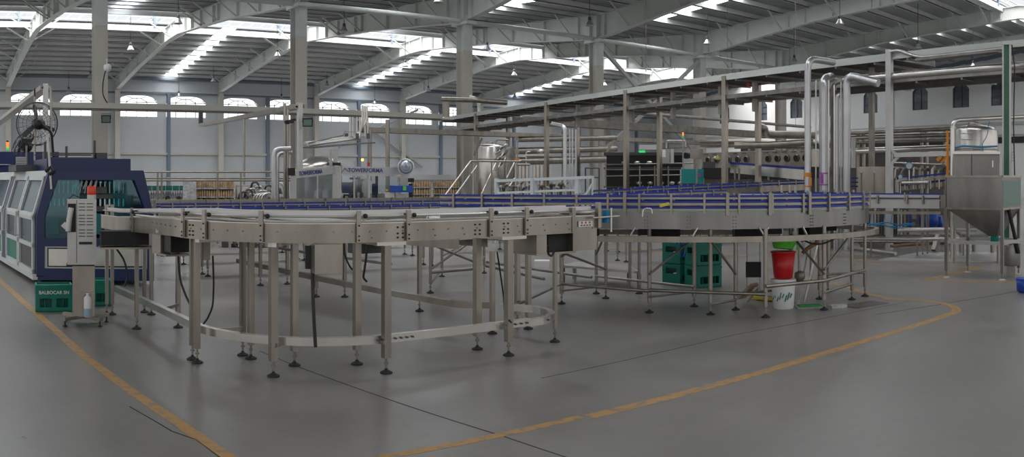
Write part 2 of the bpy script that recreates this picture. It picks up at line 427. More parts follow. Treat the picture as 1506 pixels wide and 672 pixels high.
gbox(w, prev, L, lo, hi)
gbox(w, -1, L, hi, 8.958)
N = 40
for i in range(N):
    s0, s1 = L * i / N, L * (i + 1) / N
    z0, z1 = roof_z(gp(s0, 0)[1]), roof_z(gp(s1, 0)[1])
    w.add([gp(s0, 8.896), gp(s1, 8.896), gp(s1, z1), gp(s0, z0)], [(0, 1, 2, 3)])
for s, _, _ in W:
    for sg in (-1, 1): w.add([gp(s + sg * .76, hi, .001), gp(s + sg * .76, hi - .42, .001), gp(s + sg * .34, hi, .001)], [(0, 1, 2)])
struct(w.build('wall_right', 'wallq'), 'white gable wall with dark pointed windows')
for i, (s, _, _) in enumerate(W):
    root = thing('window_%d' % (60 + i), None, None, gp(s, lo, -.1)); struct(root)
    gbox(MB(), s - .76, s + .76, lo, hi, -.16, -.14).build('pane', 'wing', root)
    m = MB()
    for t in (-.76, 0, .715): gbox(m, s + t, s + t + .045, lo, hi, -.13, -.09)
    for z in (lo, lo + .62, lo + 1.17): gbox(m, s - .76, s + .76, z, z + .04, -.13, -.09)
    m.build('glazing_bars', 'muntin', root)
m = MB(); gbox(m, 0, L, 5.265, 5.475, 0, .12); struct(m.build('trim_9', 'trim'), 'grey ledge under the gable windows')
m = MB(); gbox(m, 0, L, 4.49, 4.588, 0, .10); struct(m.build('trim_10', 'trim'), 'lower grey ledge on the gable wall')
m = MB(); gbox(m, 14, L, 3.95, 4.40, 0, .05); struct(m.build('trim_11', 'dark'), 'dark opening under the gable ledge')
m = MB()
for i in range(N):
    s0, s1 = L * i / N, L * (i + 1) / N; z0, z1 = roof_z(gp(s0, 0)[1]) - .34, roof_z(gp(s1, 0)[1]) - .28
    m.add([gp(s0, z0 - .3, .1), gp(s1, z1 - .3, .1), gp(s1, z1, .1), gp(s0, z0, .1)], [(0, 1, 2, 3)])
struct(m.build('trim_12', 'bluegrey'), 'dark blue edge beam along the gable roof')
m = MB(); s, d = g_at(1313)
gbox(m, s - .12, s + .12, 0, 9.6, 0, .2); struct(m.build('wall_post', 'trim'), 'grey post on the gable wall')

# roof ----------------------------------------------------------
def sheet(Y0, Y1_, holes):                    # roof sheet between two Y lines, leaving skylight strips
    m = MB(); n = max(1, int((Y1_ - Y0) / 2))
    for i in range(n):
        a, b = Y0 + (Y1_ - Y0) * i / n, Y0 + (Y1_ - Y0) * (i + 1) / n; x = -9.0
        for h in holes + [(76, 76)]:
            m.add([(x, a, roof_z(a)), (h[0], a, roof_z(a)), (h[0], b, roof_z(b)), (x, b, roof_z(b))], [(0, 1, 2, 3)]); x = h[1]
    return m
mid = lambda k: FX(k) + S / 2
W_S = .44
ev = [(mid(k) - W_S, mid(k) + W_S) for k in (0, 2, 4, 6)]
od = [(mid(k) - W_S, mid(k) + W_S) for k in (-1, 1, 3, 5)]
MO0, MO1 = 46.0, 51.1                        # opening of the roof monitor
c = MB()
for (a, b, h) in ((-2.5, .5, []), (.5, 15.3, ev), (17.7, YC, od), (YC, MO0, ev), (MO1, YW, od)):
    q = sheet(a, b, h); c.add(q.v, q.f)
def sheet_mat():
    m, nt, b = new_mat('ribbed_roof_sheet')
    tc = nt.nodes.new('ShaderNodeTexCoord'); wv = nt.nodes.new('ShaderNodeTexWave'); wv.inputs['Scale'].default_value = 1.6; wv.bands_direction = 'X'
    nt.links.new(tc.outputs['Object'], wv.inputs['Vector']); bp = nt.nodes.new('ShaderNodeBump'); bp.inputs['Strength'].default_value = .5; bp.inputs['Distance'].default_value = .03
    nt.links.new(wv.outputs['Fac'], bp.inputs['Height']); nt.links.new(bp.outputs[0], b.inputs['Normal'])
    n = nt.nodes.new('ShaderNodeTexNoise'); n.inputs['Scale'].default_value = .8; nt.links.new(tc.outputs['Object'], n.inputs['Vector'])
    r = nt.nodes.new('ShaderNodeValToRGB'); r.color_ramp.elements[0].color = (.27, .285, .30, 1); r.color_ramp.elements[1].color = (.38, .40, .41, 1)
    nt.links.new(n.outputs['Fac'], r.inputs['Fac']); nt.links.new(r.outputs[0], b.inputs['Base Color']); b.inputs['Roughness'].default_value = .5
    return m
struct(c.build('ceiling', sheet_mat()), 'grey ribbed roof sheeting on purlins')
def skyl(h, Y0, Y1_):
    m = MB(); n = 6
    for i in range(n):
        a, b = Y0 + (Y1_ - Y0) * i / n, Y0 + (Y1_ - Y0) * (i + 1) / n
        m.add([(h[0], a, roof_z(a) + .02), (h[1], a, roof_z(a) + .02), (h[1], b, roof_z(b) + .02), (h[0], b, roof_z(b) + .02)], [(0, 1, 2, 3)])
    struct(m.build('skylight', 'sky'), 'translucent skylight strip in the roof')
for h in ev: skyl(h, .5, 15.3); skyl(h, YC, MO0)
for h in od: skyl(h, 17.7, YC); skyl(h, MO1, YW)
# roof monitors (raised translucent sides) over both ridges
def monitor(a, b, n):
    z = roof_z(a); root = thing('roof_monitor', 'raised roof monitor with translucent sides over the ridge', None, (20, (a + b) / 2, z), None); root['kind'] = 'structure'
    MB().box((-11, b, z - .02), (74, b + .05, z + 1.23)).build('side_glazing', 'moni', root)
    MB().box((-11, a - .05, z - .02), (74, a, z + 1.23)).build('side_glazing', 'moni', root)
    MB().box((-11, a - .1, z + 1.23), (74, b + .1, z + 1.30)).build('added_glow_cap', 'ridge', root)  # unseen glowing cap, added to send more light down into the hall
    m = MB().box((-11, b - .12, z - .5), (74, b, z - .18)); m.box((-11, a, z - .5), (74, a + .12, z - .18)); m.build('kerb_beam', 'purl', root)
    m = MB()
    for y in (b - .15,):
        m.box((-11, y, z + .30), (74, y + .06, z + .36)); m.box((-11, y, z + .02), (74, y + .06, z + .08))
        x = -8.0
        while x < 70: m.bar((x, y + .03, z + .05), (x + .35, y + .03, z + .33), .04); x += .7
    m.build('lattice_rail', 'trim', root)
    m = MB()
    for k in range(-1, 8):
        x = FX(k) - .8
        m.bar((x, b - .1, z - .3), (x, b - .1, z + 1.15), .12); m.bar((x, b - .1, z + .1), (x - .5, b - .1, z + .7), .06); m.bar((x + .1, b - .1, z - .1), (x + .5, b - .1, z + .5), .06)
    m.build('monitor_post', 'bluegrey', root)
monitor(MO0, MO1, 0); monitor(15.3, 17.7, 1)
# purlins
PY = []
y = YW - .8
while y > MO1 + .3: PY.append(y); y -= 1.3
y = MO0 - .25
while y > YC + .3: PY.append(y); y -= 1.3
y = YC - .7
while y > 18.2: PY.append(y); y -= 1.66
y = 14.9
while y > 1: PY.append(y); y -= 1.8
for y in PY:
    z = roof_z(y); w_ = .25 if y > YC else .29
    m = MB().box((-11, y - .03, z - w_), (gx(y) - .3, y + .03, z - .01)); m.box((-11, y - .03, z - w_), (gx(y) - .3, y + .11, z - w_ + .03))
    struct(m.build('roof_purlin', 'purl'), 'pale steel purlin under the roof sheet')
# rafters
def rafter(k, Y0, Y1_):
    x = FX(k); root = thing('roof_rafter', 'deep grey-green steel rafter on its column line', None, (x, (Y0 + Y1_) / 2, 8.3)); root['kind'] = 'structure'
    ys = [Y0 + (Y1_ - Y0) * i / 26 for i in range(27)]
    top = lambda Y: roof_z(Y) - (.27 if Y > YC else .32)
    poly = [(Y, raf_bot(Y)) for Y in ys] + [(Y, top(Y)) for Y in ys[::-1]]
    m = MB()
    for a, b in zip(ys, ys[1:]):
        m.add([(x - .01, a, raf_bot(a)), (x - .01, b, raf_bot(b)), (x - .01, b, top(b)), (x - .01, a, top(a)), (x + .01, a, raf_bot(a)), (x + .01, b, raf_bot(b)), (x + .01, b, top(b)), (x + .01, a, top(a))],
              [(0, 3, 2, 1), (4, 5, 6, 7)])
    m.build('web', 'beam', root)
    m = MB()
    for f in (raf_bot, top):
        for a, b in zip(ys, ys[1:]): m.bar((x, a, f(a)), (x, b, f(b)), .32, .03)
    m.build('flange', 'beam', root)
    m = MB(); Y = Y0 + 1.2
    while Y < Y1_ - .5:
        m.box((x - .15, Y - .01, raf_bot(Y)), (x + .15, Y + .01, top(Y))); Y += 2.7
    for Y in ((46, 48.5, 51.1, 42.5) if Y0 > 20 else (15.3, 17.7, 25.4, 21.5)): m.box((x - .16, Y - .03, raf_bot(Y)), (x + .16, Y + .03, top(Y)))
    m.build('stiffener', 'beam', root)
    m = MB(); i = 0
    for Y in PY:
        if Y0 < Y < Y1_:
            i += 1
            if i % 2 == 0:
                for sg in (-1, 1): m.bar((x + sg * .1, Y, raf_bot(Y) + .04), (x + sg * 1.4, Y, roof_z(Y) - .25), .06, .06)
    for Y in ((43.8, 49.9, 52.1) if Y0 > 20 else (18.5, 14.7)):
        for sg in (-1, 1): m.bar((x + sg * .1, Y, raf_bot(Y) + .04), (x + sg * 1.4, Y, roof_z(Y) - .25), .075, .075)
    m.build('fly_braces', 'brace', root)
for k in range(-1, 7): rafter(k, YC, YW)
for k in range(-1, 8): rafter(k, .9, YC)
# columns
names = {0: 'steel column behind the blue machine, with a camera and floodlight', 1: 'steel column with a floodlight behind the filler', 2: 'steel column beside the steel stairs and tank', 3: 'steel column behind the white safety railing', 4: 'steel column seen through the pipe racks near the gable wall'}
for k in range(-1, 7):
    x = FX(k); root = thing('steel_column', names.get(k, 'steel column of the middle row, mostly hidden by pipe racks'), None, (x, YC, 0)); root['kind'] = 'structure'
    m = MB().box((x - .245, YC - .27, 0), (x + .245, YC - .245, 7.05)); m.box((x - .245, YC + .245, 0), (x + .245, YC + .27, 7.05)); m.box((x - .05, YC - .245, 0), (x + .05, YC + .245, 7.05))
    m.build('shaft', 'cream', root)
    m = MB().box((x - .245, YC - .27, 7.05), (x + .245, YC - .245, 9.5)); m.box((x - .245, YC + .245, 7.05), (x + .245, YC + .27, 9.5)); m.box((x - .05, YC - .245, 7.05), (x + .05, YC + .245, 9.5))
    m.box((x - .28, YC - .6, 8.18), (x + .28, YC + .6, 8.32)); m.build('haunch', 'beam', root)
m = MB().tube((-10, YC, 8.36), (64, YC, 8.36), .11, 10); struct(m.build('column_strut', 'beam'), 'long tube strut linking the column heads')
m = MB(); a, b = FX(3), FX(4)
m.bar((a + .2, YC - .1, 8.0), ((a + b) / 2, YC - .1, 5.3), .16); m.bar((b - .2, YC - .1, 8.0), ((a + b) / 2, YC - .1, 5.3), .16); m.bar(((a + b) / 2, YC - .1, 5.3), (b - .1, YC - .1, 2.6), .16); m.bar(((a + b) / 2, YC - .1, 5.3), (a + .1, YC - .1, 2.6), .16)
struct(m.build('column_bracing', 'trim'), 'crossed steel bracing between two columns')
# ================================================================ conveyors: shared parts
def leg(parent, p, z1, w=.045, round_=False, m='steel', foot=True):
    x, y = p[0], p[1]; b = MB()
    if round_: b.tube((x, y, .115), (x, y, z1), w / 2, 12)
    else: b.box((x - w / 2, y - w / 2, .115), (x + w / 2, y + w / 2, z1))
    o = b.build('leg', m, parent)
    if foot:
        f = MB().lathe((x, y, 0), [(.046, 0), (.048, .010), (.034, .018), (.014, .028), (.010, .040)], 14); f.build('foot', 'rubber', o)
        f = MB().tube((x, y, .035), (x, y, .118), .009, 8); f.tube((x, y, .070), (x, y, .085), .017, 6); f.build('levelling_bolt', 'steel_d', o)
    return o
def bolts(parent, path, off, zs, step, r=.006, name='bolts', m='steel_d', start=.06):
    b = MB()
    for (x, y, a) in along(path, step, start):
        nx, ny = -sin(a), cos(a); c = (x + nx * off, y + ny * off)
        for z in zs: b.tube((c[0] - nx * .006 * (1 if off > 0 else -1), c[1] - ny * .006 * (1 if off > 0 else -1), z), (c[0] + nx * .006 * (1 if off > 0 else -1), c[1] + ny * .006 * (1 if off > 0 else -1), z), r, 6)
    o = b.build(name, m, parent); return o
def swoop(parent, pts, r=.009, name='cable', m='cable'):
    return MB().pipe(pts, r, 7, .12).build(name, m, parent)

# ================================================================ front U-shaped conveyor
cx, cy, CR_ = 3.32, 6.92, 1.25
OUT = [(2.01, 9.4), (2.05, 8.9), (2.07, 8.2), (2.07, 7.6)] + arc((cx, cy), CR_, pi, 1.5 * pi, 20) + [(5.36, 5.67)]
def dip(x, y): return -.065 * max(0.0, min(1.0, (y - 7.0) / 1.8)) if x < 3.2 else 0.0     # the arm drops a little towards the machine
CW = .42
CEN = offset(OUT, CW / 2)                        # centre line (inside lies to the left of the walk)
INN = offset(OUT, CW)
root = thing('conveyor', 'stainless curved conveyor with white guide rails, bending from the blue machine towards the viewer', 'conveyor', (3.4, 7.0, 0))
ZB, ZT = .985, 1.125
MB().ribbon(OUT, .006, ZB, ZT, zf=dip).build('side_panel', 'steel', root)
MB().ribbon(INN, .006, ZB, ZT, zf=dip).build('side_panel', 'steel', root)
MB().ribbon(CEN, CW - .02, ZT - .035, ZT - .02, zf=dip).build('chain_belt', 'alu', root)
m = MB().ribbon(offset(OUT, .02), .03, ZT - .012, ZT + .002, zf=dip); m.ribbon(offset(OUT, CW - .02), .03, ZT - .012, ZT + .002, zf=dip); m.build('wear_strip', 'steel_b', root)
m = MB().ribbon(offset(OUT, -.004), .004, ZT - .002, ZT + .004, zf=dip); m.build('top_edge', 'steel_b', root)
for z in (1.165,):
    MB().ribbon(offset(OUT, .045), .018, z, z + .042, zf=dip).build('guide_rail', 'white', root)
    MB().ribbon(offset(OUT, CW - .045)[2:], .018, z, z + .042, zf=dip).build('guide_rail', 'white', root)
MB().pipe([(p[0], p[1], 1.175 + dip(*p)) for p in offset(OUT, .022)], .006, 6).build('support_rod', 'steel_b', root)
# brackets that clamp the rail: measured columns on the outer side
def near_on(path, x):
    best = None
    for (a, b, an) in along(path, .02):
        px = PX0 + F * atan2(a, b)
        if best is None or abs(px - x) < best[0]: best = (abs(px - x), a, b, an)
    return best[1:]
for xx in (197, 218, 273, 304, 387, 527, 597, 720, 772):
    if xx == 218: x, y, an = near_on(INN, 232); off = .02
    else: x, y, an = near_on(OUT, xx); off = -.02
    nx, ny = -sin(an), cos(an); c = (x + nx * off, y + ny * off); dz = dip(x, y)
    b = MB().ob((c[0], c[1], ZB + .005 + dz), (.034, .02, .225), an); o = b.build('bracket', 'steel', root)
    b = MB()
    for z in (1.005 + dz, 1.035 + dz, 1.11 + dz): b.tube((c[0] - nx * .014, c[1] - ny * .014, z), (c[0] + nx * .014, c[1] + ny * .014, z), .007, 6)
    b.tube((c[0], c[1], 1.185 + dz), (c[0] + nx * .07 * (1 if off < 0 else -1), c[1] + ny * .07 * (1 if off < 0 else -1), 1.185 + dz), .007, 6); b.build('bolt_pattern', 'dark', o)
    u = Vector((cos(an), sin(an), 0)); s = Vector((c[0], c[1], 1.178 + dz)) + u * .05
    MB().lathe(s, [(.006, -.012), (.017, -.008), (.017, .008), (.006, .012)], 10, axis=(nx, ny, 0)).build('clamp_knob', 'black', o)
bolts(root, OUT[3:], -.003, (1.065,), .135)
bolts(root, OUT[-4:], -.003, (1.02,), .27)
# joint plates with bolt pattern on the channel
for xx in (590, 702, 744, 283):
    x, y, an = near_on(OUT, xx); nx, ny = -sin(an), cos(an); b = MB()
    for du in (-.022, .022):
        for z in (1.015 + dip(x, y), 1.045 + dip(x, y), 1.09 + dip(x, y)): c = (x + cos(an) * du, y + sin(an) * du); b.tube((c[0], c[1], z), (c[0] - nx * .009, c[1] - ny * .009, z), .0075, 6)
    b.build('joint_bolts', 'dark', root)
# legs (foot positions on the floor)
for (px, py, w) in ((402, 556, .056), (568, 551, .056), (748, 525, .056), (702, 516, .056), (290, 536, .042), (283, 531, .042), (357, 525, .046), (369, 530, .046), (433, 540, .05), (525, 538, .052),
                    (201, 486, .036), (262, 484, .042), (212.5, 461.6, .036), (222.6, 465, .036), ):
    p = at(px, py - 2); leg(root, p, ZB + (dip(p.x, p.y) if w != .0361 else 0), w)
for q in ((157, 463), (165, 463)): p = at(*q); leg(root, p, 1.17, .034)
p = at(816, 503); leg(root, p, 1.10, .03)
m = MB()
for (a, b) in (((402, 556), (433, 540)), ((568, 551), (525, 538)), ((748, 525), (702, 516)), ((357, 525), (290, 536))):
    p, q = at(*a), at(*b); m.bar((p.x, p.y, ZB - .02), (q.x, q.y, ZB - .02), .05, .03)
for (px, py) in ((402, 556), (568, 551), (748, 525), (433, 540), (525, 538)):
    p = at(px, py - 2); m.ob((p.x, p.y, ZB - .035), (.11, .06, .03), 0)
m.each('leg_bracket', 'steel_b', root)
m = MB().box((5.12, 5.74, .93), (5.2, 6.1, .985)); m.box((3.25, 5.72, ZB-.03), (3.5, 5.78, ZB)); m.box((4.4, 5.72, ZB - .03), (4.65, 5.78, ZB)); m.each('cross_member', 'steel_b', root)
# low guard rail ring close to the floor
RO = [(2.21, 9.6), (2.26, 8.3), (2.28, 7.2)] + arc((3.40, 6.98), 1.12, pi, 1.5 * pi, 14) + [(4.75, 5.86)] + arc((4.78, 6.32), .50, -.5 * pi, .26 * pi, 10)
RO2 = [(5.12, 6.86), (4.95, 7.0), (4.90, 7.1), (4.80, 8.2), (4.72, 10.0), (4.66, 12.3)]
m = MB().ribbon(offset(RO, .0), .055, .215, .275); m.build('low_rail', 'steel_b', root)
m = MB()
for (a, b) in (((402, 556), 0), ((568, 551), 0), ((748, 525), 0), ((816, 503), 0)):
    p = at(*a)
    best = min(along(RO, .05), key=lambda q: hyp(q[0] - p.x, q[1] - p.y)); m.bar((p.x, p.y, .235), (best[0], best[1], .235), .03)
p = at(262, 484); m.bar((2.27, 8.0, .235), (p.x, p.y, .235), .03); m.bar((2.35, 6.8, .235), (2.62, 6.8, .235), .03)
m.each('rail_stay', 'steel', root)
b = MB()
for x, y, a in along([(3.32, 5.85), (3.62, 5.85)], .05): b.tube((x, y, .245), (x, y - .04, .245), .008, 6)
for x, y, a in along([(4.62, 5.85), (5.0, 5.86)], .06): b.tube((x, y, .245), (x, y - .04, .245), .008, 6)
b.build('rail_bolts', 'steel_dd', root)
# gear boxes and covers under the channel
p = hz(481, 6.36, .78); b = MB().ob(p, (.20, .12, .205), -.25); b.build('drive_cover', 'steel', root)
p = hz(455, 6.5, .80)
b = MB().ob(p, (.06, .10, .16), -.4); b.build('drive_motor', 'black', root)
o = MB(); q = hz(237, 7.75, .80); o.ob(q, (.09, .20, .17), .1); o.build('drive_cover', 'steel', root)
q = hz(262, 7.6, .83); o = MB(); o.ob(q, (.20, .16, .14), .1); mo = o.build('drive_motor', 'black', root)
o = MB(); q = hz(262, 7.6, .80); o.ob(q, (.30, .20, .018), .1)
q = hz(296, 7.25, .80); o.ob(q, (.06, .22, .18), .1); o.build('motor_tray', 'steel', root)
q = hz(182, 8.6, .82); o = MB().ob(q, (.45, .24, .13), -.15); o.build('drive_motor', 'dark', root)
q = hz(185, 8.55, .785); o = MB().ob(q, (.5, .27, .018), -.15); o.build('motor_tray', 'steel', root)
# end drive unit at the right with its label
ex0, ex1 = 4.72, 5.40
MB().box((ex0 + .02, 5.70, .83), (ex0 + .13, 6.08, .985)).build('drive_cover', 'steel', root)
MB().box((ex0 + .18, 5.74, .835), (5.12, 6.06, .985)).build('drive_motor', 'dark', root)
MB().box((ex0, 5.68, .815), (5.16, 6.10, .832)).build('motor_tray', 'steel', root)
o = MB().box((5.12, 5.675, .83), (5.40, 6.12, 1.135)).build('end_housing', 'steel', root)
MB().box((5.17, 5.655, 1.035), (5.33, 5.664, 1.083)).build('label_plate', 'paper', root)
m = MB()
for i in range(3): m.tube((5.205 + i * .045, 5.652, 1.07), (5.205 + i * .045, 5.656, 1.07), .009, 8)
m.build('label_marks', 'inkr', root)
m = MB()
for i in range(4): m.box((5.19 + i * .033, 5.653, 1.043), (5.21 + i * .033, 5.656, 1.052))
m.build('label_text', 'muntin', root)
MB().tube((5.30, 5.62, 1.11), (5.62, 5.62, 1.115), .008, 8).build('sensor_rod', 'steel_b', root)
MB().tube((5.52, 5.62, .98), (5.52, 5.62, 1.19), .010, 8).build('sensor_post', 'steel_b', root)
o = MB().ob((5.50, 5.66, 1.06), (.05, .05, .11), .2); o.build('photo_sensor', 'bluec', root)
o = MB().lathe((5.33, 5.85, 1.13), [(.10, 0), (.17, .02), (.17, .035), (.05, .05)], 16); o.build('end_roller', 'white', root)
MB().box((5.10, 5.66, .99), (5.14, 5.70, 1.20)).build('bracket', 'steel', root)
MB().box((5.385, 5.64, 1.02), (5.42, 5.68, 1.24)).build('bracket', 'steel', root)
# white lettering scrawled on the channel
q, qy, an = near_on(OUT, 232); n = Vector((sin(an), -cos(an), 0))
text_mb('Secc', .05, (q + n.x * .006, qy + n.y * .006, 1.0), (cos(an), sin(an), 0)).build('marking', 'inkw', root)
# hanging cables
swoop(root, [hz(459, 6.45, .97), hz(459.5, 6.42, .75), hz(461, 6.35, .5), hz(464, 6.2, .29)], .013, 'cable')
swoop(root, [hz(262, 7.6, .84), hz(264, 7.6, .6), hz(274, 7.5, .46), hz(281, 7.4, .40)], .010, 'cable')
swoop(root, [hz(313, 7.2, .83), hz(314.5, 7.2, .6), hz(313, 7.2, .42), hz(305, 7.1, .34), hz(299, 7.1, .30)], .008, 'cable')
swoop(root, [hz(168, 8.7, .8), hz(184, 8.6, .66), hz(188, 8.6, .5), hz(183, 8.6, .42)], .010, 'cable')
swoop(root, [hz(731, 7.45, .84), hz(737, 7.45, .62), hz(741, 7.45, .45), hz(742, 7.4, .33), hz(752, 7.3, .28)], .007, 'cable')
swoop(root, [hz(806, 6.95, .93), hz(806, 7.0, .86), hz(812, 7.1, .83), hz(818, 7.1, .92)], .009, 'cable')

# ================================================================ low return conveyor behind it
root = thing('conveyor', 'lower conveyor on slim legs going back from the front conveyor towards the pallets', 'conveyor', (4.95, 10, 0))
MB().ribbon(RO2, .055, .215, .275).build('low_rail', 'steel', root)
for q in ((777, 484), (761, 480)): leg(root, at(*q), .77, .045)
P = [(5.18, 7.2), (4.95, 8.6), (4.80, 10.5), (4.70, 12.2)]
MB().ribbon(offset(P, .2), .006, .76, .89).build('side_panel', 'steel', root); MB().ribbon(offset(P, -.2), .006, .76, .89).build('side_panel', 'steel', root)
MB().ribbon(P, .38, .85, .865).build('chain_belt', 'alu', root)
MB().ribbon(offset(P, .17), .015, .92, .95).build('guide_rail', 'white', root); MB().ribbon(offset(P, -.17), .015, .92, .95).build('guide_rail', 'white', root)
for (px, py) in ((617, 459), (507, 438), (465, 438), (422.6, 419), (383, 421), (724, 492)):
    leg(root, at(px, py - 1), .77, .04)
m = MB()
for z in (.48,): m.ribbon(offset(P[1:], -.12), .03, z, z + .03)
m.build('side_stretcher', 'steel_d', root)
for x, y in ((4.95, 9.0), (4.85, 10.9)): MB().ob((x, y, .60), (.32, .22, .16), .05).build('drive_motor', 'dgrey', root)
swoop(root, [hz(342, 12.5, .8), hz(341, 12.5, .6), hz(346, 12.4, .52), hz(352, 12.3, .5)], .010); swoop(root, [hz(506, 9.6, .8), hz(507, 9.6, .62), hz(515, 9.6, .5), hz(522, 9.6, .45)], .010)
swoop(root, [hz(541, 9.3, .8), hz(537, 9.3, .55), hz(534, 9.3, .42), hz(540, 9.3, .38)], .012)
# ================================================================ lanes with blue guides
def lane(label, path, width, zb, zt, rails, legs=(), step=.33, post=True, panel='steel', belt='alu', near=-1, group=None, legw=.04, rnd=True, railm='bluer', strip=.022, sl=0.0):
    c = path[len(path) // 2]; root = thing('conveyor', label, 'conveyor', (c[0], c[1], 0), group)
    for s in (-1, 1): MB().ribbon(offset(path, s * width / 2), .006, zb, zt, sl).build('side_panel', panel, root)
    MB().ribbon(path, width - .02, zt - .03, zt - .015, sl).build('chain_belt', belt, root)
    for s in (-1, 1):
        for z in rails: 
            MB().ribbon(offset(path, s * (width / 2 - .015)), .016, z, z + strip, sl).build('guide_rail', railm, root)
            MB().ribbon(offset(path, s * (width / 2 + .002)), .010, z - .022, z - .002, sl).build('rail_backing', 'steel', root)
    if post:
        n = 0
        for x, y, a in along(path, step, step / 2):
            nx, ny = -sin(a), cos(a); b = MB(); n += 1
            if n > 45: break
            for s in (-1, 1):
                px, py = x + nx * s * (width / 2 + .02), y + ny * s * (width / 2 + .02)
                b.ob((px, py, zt - .02 + sl * n * step), (.022, .016, rails[-1] + strip + .02 - zt + .02), a)
            b.build('rail_post', 'steel', root)
    for q in legs: leg(root, q, zb, legw, rnd)
    return root

# curved conveyor on the right: centre line of its near run
B_out = [(5.55, 8.35), (6.10, 7.45), (6.75, 6.72), (7.15, 6.15), (7.55, 5.68), (7.95, 5.40), (8.45, 5.22), (9.0, 5.18), (9.45, 5.25), (9.85, 5.52), (10.05, 5.95), (10.10, 6.5)]
def smooth(p, k=3):
    for _ in range(k):
        q = [p[0]]
        for a, b in zip(p, p[1:]): q += [(a[0] * .75 + b[0] * .25, a[1] * .75 + b[1] * .25), (a[0] * .25 + b[0] * .75, a[1] * .25 + b[1] * .75)]
        q.append(p[-1]); p = q
    return p
B_o = smooth(B_out, 2)
B_c = offset(B_o, .15)
root = lane('x', B_c, .30, .915, 1.10, (1.13, 1.19, 1.25), step=.34, strip=.018, panel='steel_n')
root['label'] = 'curved stainless conveyor with blue guide rails on round legs, sweeping round at the right'
MB().ribbon(offset(B_o, -.003), .012, 1.10, 1.106).build('top_edge', 'tealtop', root)
# second lane inside the first
P = offset(B_o, .55)
for s in (-1, 1): MB().ribbon(offset(P, s * .15), .006, .93, 1.10).build('side_panel', 'steel', root)
MB().ribbon(P, .28, 1.07, 1.085).build('chain_belt', 'tealtop', root)
for s in (-1, 1):
    for z in (1.20,): MB().ribbon(offset(P, s * .14), .016, z, z + .026).build('guide_rail', 'bluer', root)
P = offset(B_o, .95)
for s in (-1, 1): MB().ribbon(offset(P, s * .15), .006, .93, 1.10).build('side_panel', 'steel', root)
MB().ribbon(P, .28, 1.07, 1.085).build('chain_belt', 'alu', root)
for s in (-1, 1):
    for z in (1.215,): MB().ribbon(offset(P, s * .14), .016, z, z + .026).build('guide_rail', 'bluer', root)
# table frame rail under it and the low pipe rail
m = MB().ribbon(offset(B_o, -.10), .05, .785, .845); m.build('frame_rail', 'steel', root)
m = MB().ribbon(offset(B_o, 1.15), .05, .785, .845); m.build('frame_rail', 'steel_d', root)
for (px, py) in ((826, 448), (955, 461), (1045, 464), (1126, 468), (1212, 457), (1253, 442), (1272, 437), (1082, 457), (1021, 452), (891, 440), (877, 433), (1205, 441), (1218, 430), (1163, 447)):
    leg(root, at(px, py - 1), .93, .048 if py > 445 else .042, True)
def hp(m, a, b, z, r=.018):
    p, q = at(*a), at(*b); m.tube((p.x, p.y, z), (q.x, q.y, z), r, 10)
m = MB()
hp(m, (826, 448), (955, 461), .24); hp(m, (955, 461), (1126, 468), .25); hp(m, (1126, 468), (1212, 457), .33, .02); hp(m, (1212, 457), (1272, 437), .33, .02)
hp(m, (757, 487), (826, 448), .24, .014)
hp(m, (1253, 442), (1212, 457), .2, .016); hp(m, (1082, 457), (1045, 464), .12, .015); hp(m, (955, 461), (1021, 452), .18, .013); hp(m, (826, 448), (891, 440), .16, .012); hp(m, (1082,457), (1163,447), .18, .014)
hp(m, (877, 433), (1021, 452), .23, .016); hp(m, (1205, 441), (1272, 437), .30, .014)
m.each('low_pipe_rail', 'steel', root)
def dg(m, a, z0, b, z1, r=.014):
    p, q = at(*a), at(*b); m.tube((p.x, p.y, z0), (q.x, q.y, z1), r, 8)
m = MB()
dg(m, (955, 461), .42, (1021, 452), .78); dg(m, (1163, 447), .80, (1212, 457), .40); dg(m, (1212, 457), .45, (1253, 442), .80); dg(m, (1045, 464), .8, (1082, 457), .40)
dg(m, (826, 448), .60, (891, 440), .36); dg(m, (826, 448), .55, (877, 433), .80); dg(m, (891, 440), .8, (877, 433), .5)
m.each('diagonal_brace', 'steel_d', root)
# bolts, clamps and plates on the near side panel
for xx in (875, 905, 952, 1013, 1083, 1195, 1207, 1243, 1250):
    best = min(along(B_o, .03), key=lambda q: abs(PX0 + F * atan2(q[0], q[1]) - xx)); x, y, a = best; nx, ny = -sin(a), cos(a); b = MB()
    for du in (-.03, .0):
        for z in (.94, .975, 1.01, 1.045): b.tube((x + cos(a) * du, y + sin(a) * du, z), (x + cos(a) * du - nx * .012, y + sin(a) * du - ny * .012, z), .006, 6)
    b.build('joint_bolts', 'steel_dd', root)
for xx in (918, 1068, 1132, 1190, 1226, 1252):
    best = min(along(B_o, .03), key=lambda q: abs(PX0 + F * atan2(q[0], q[1]) - xx)); x, y, a = best; nx, ny = -sin(a), cos(a)
    MB().ob((x - nx * .025, y - ny * .025, 1.06), (.032, .022, .24), a).build('bracket', 'steel', root)
for xx, s in ((870, 0), (1015, 1), (1128, 0), (1118, 1), (1190, 0), (925, 1)):
    best = min(along(B_o, .03), key=lambda q: abs(PX0 + F * atan2(q[0], q[1]) - xx)); x, y, a = best
    b = MB(); b.bar((x, y, .80), (x + (.08 if s else -.08) * cos(a), y + (.08 if s else -.08) * sin(a), .93), .03, .012); b.build('strut', 'steel_b', root)
m = MB()
for x, y, a in along(offset(B_o, .45)[6:], .9, .4): m.ob((x, y, .80), (.30, .16, .10), a)
m.each('drive_gear', 'dark', root)
for x, y, a in along(offset(B_o, .9), 1.3, .9): MB().ob((x, y, .80), (.34, .26, .12), a).build('drive_motor', 'dgrey', root)
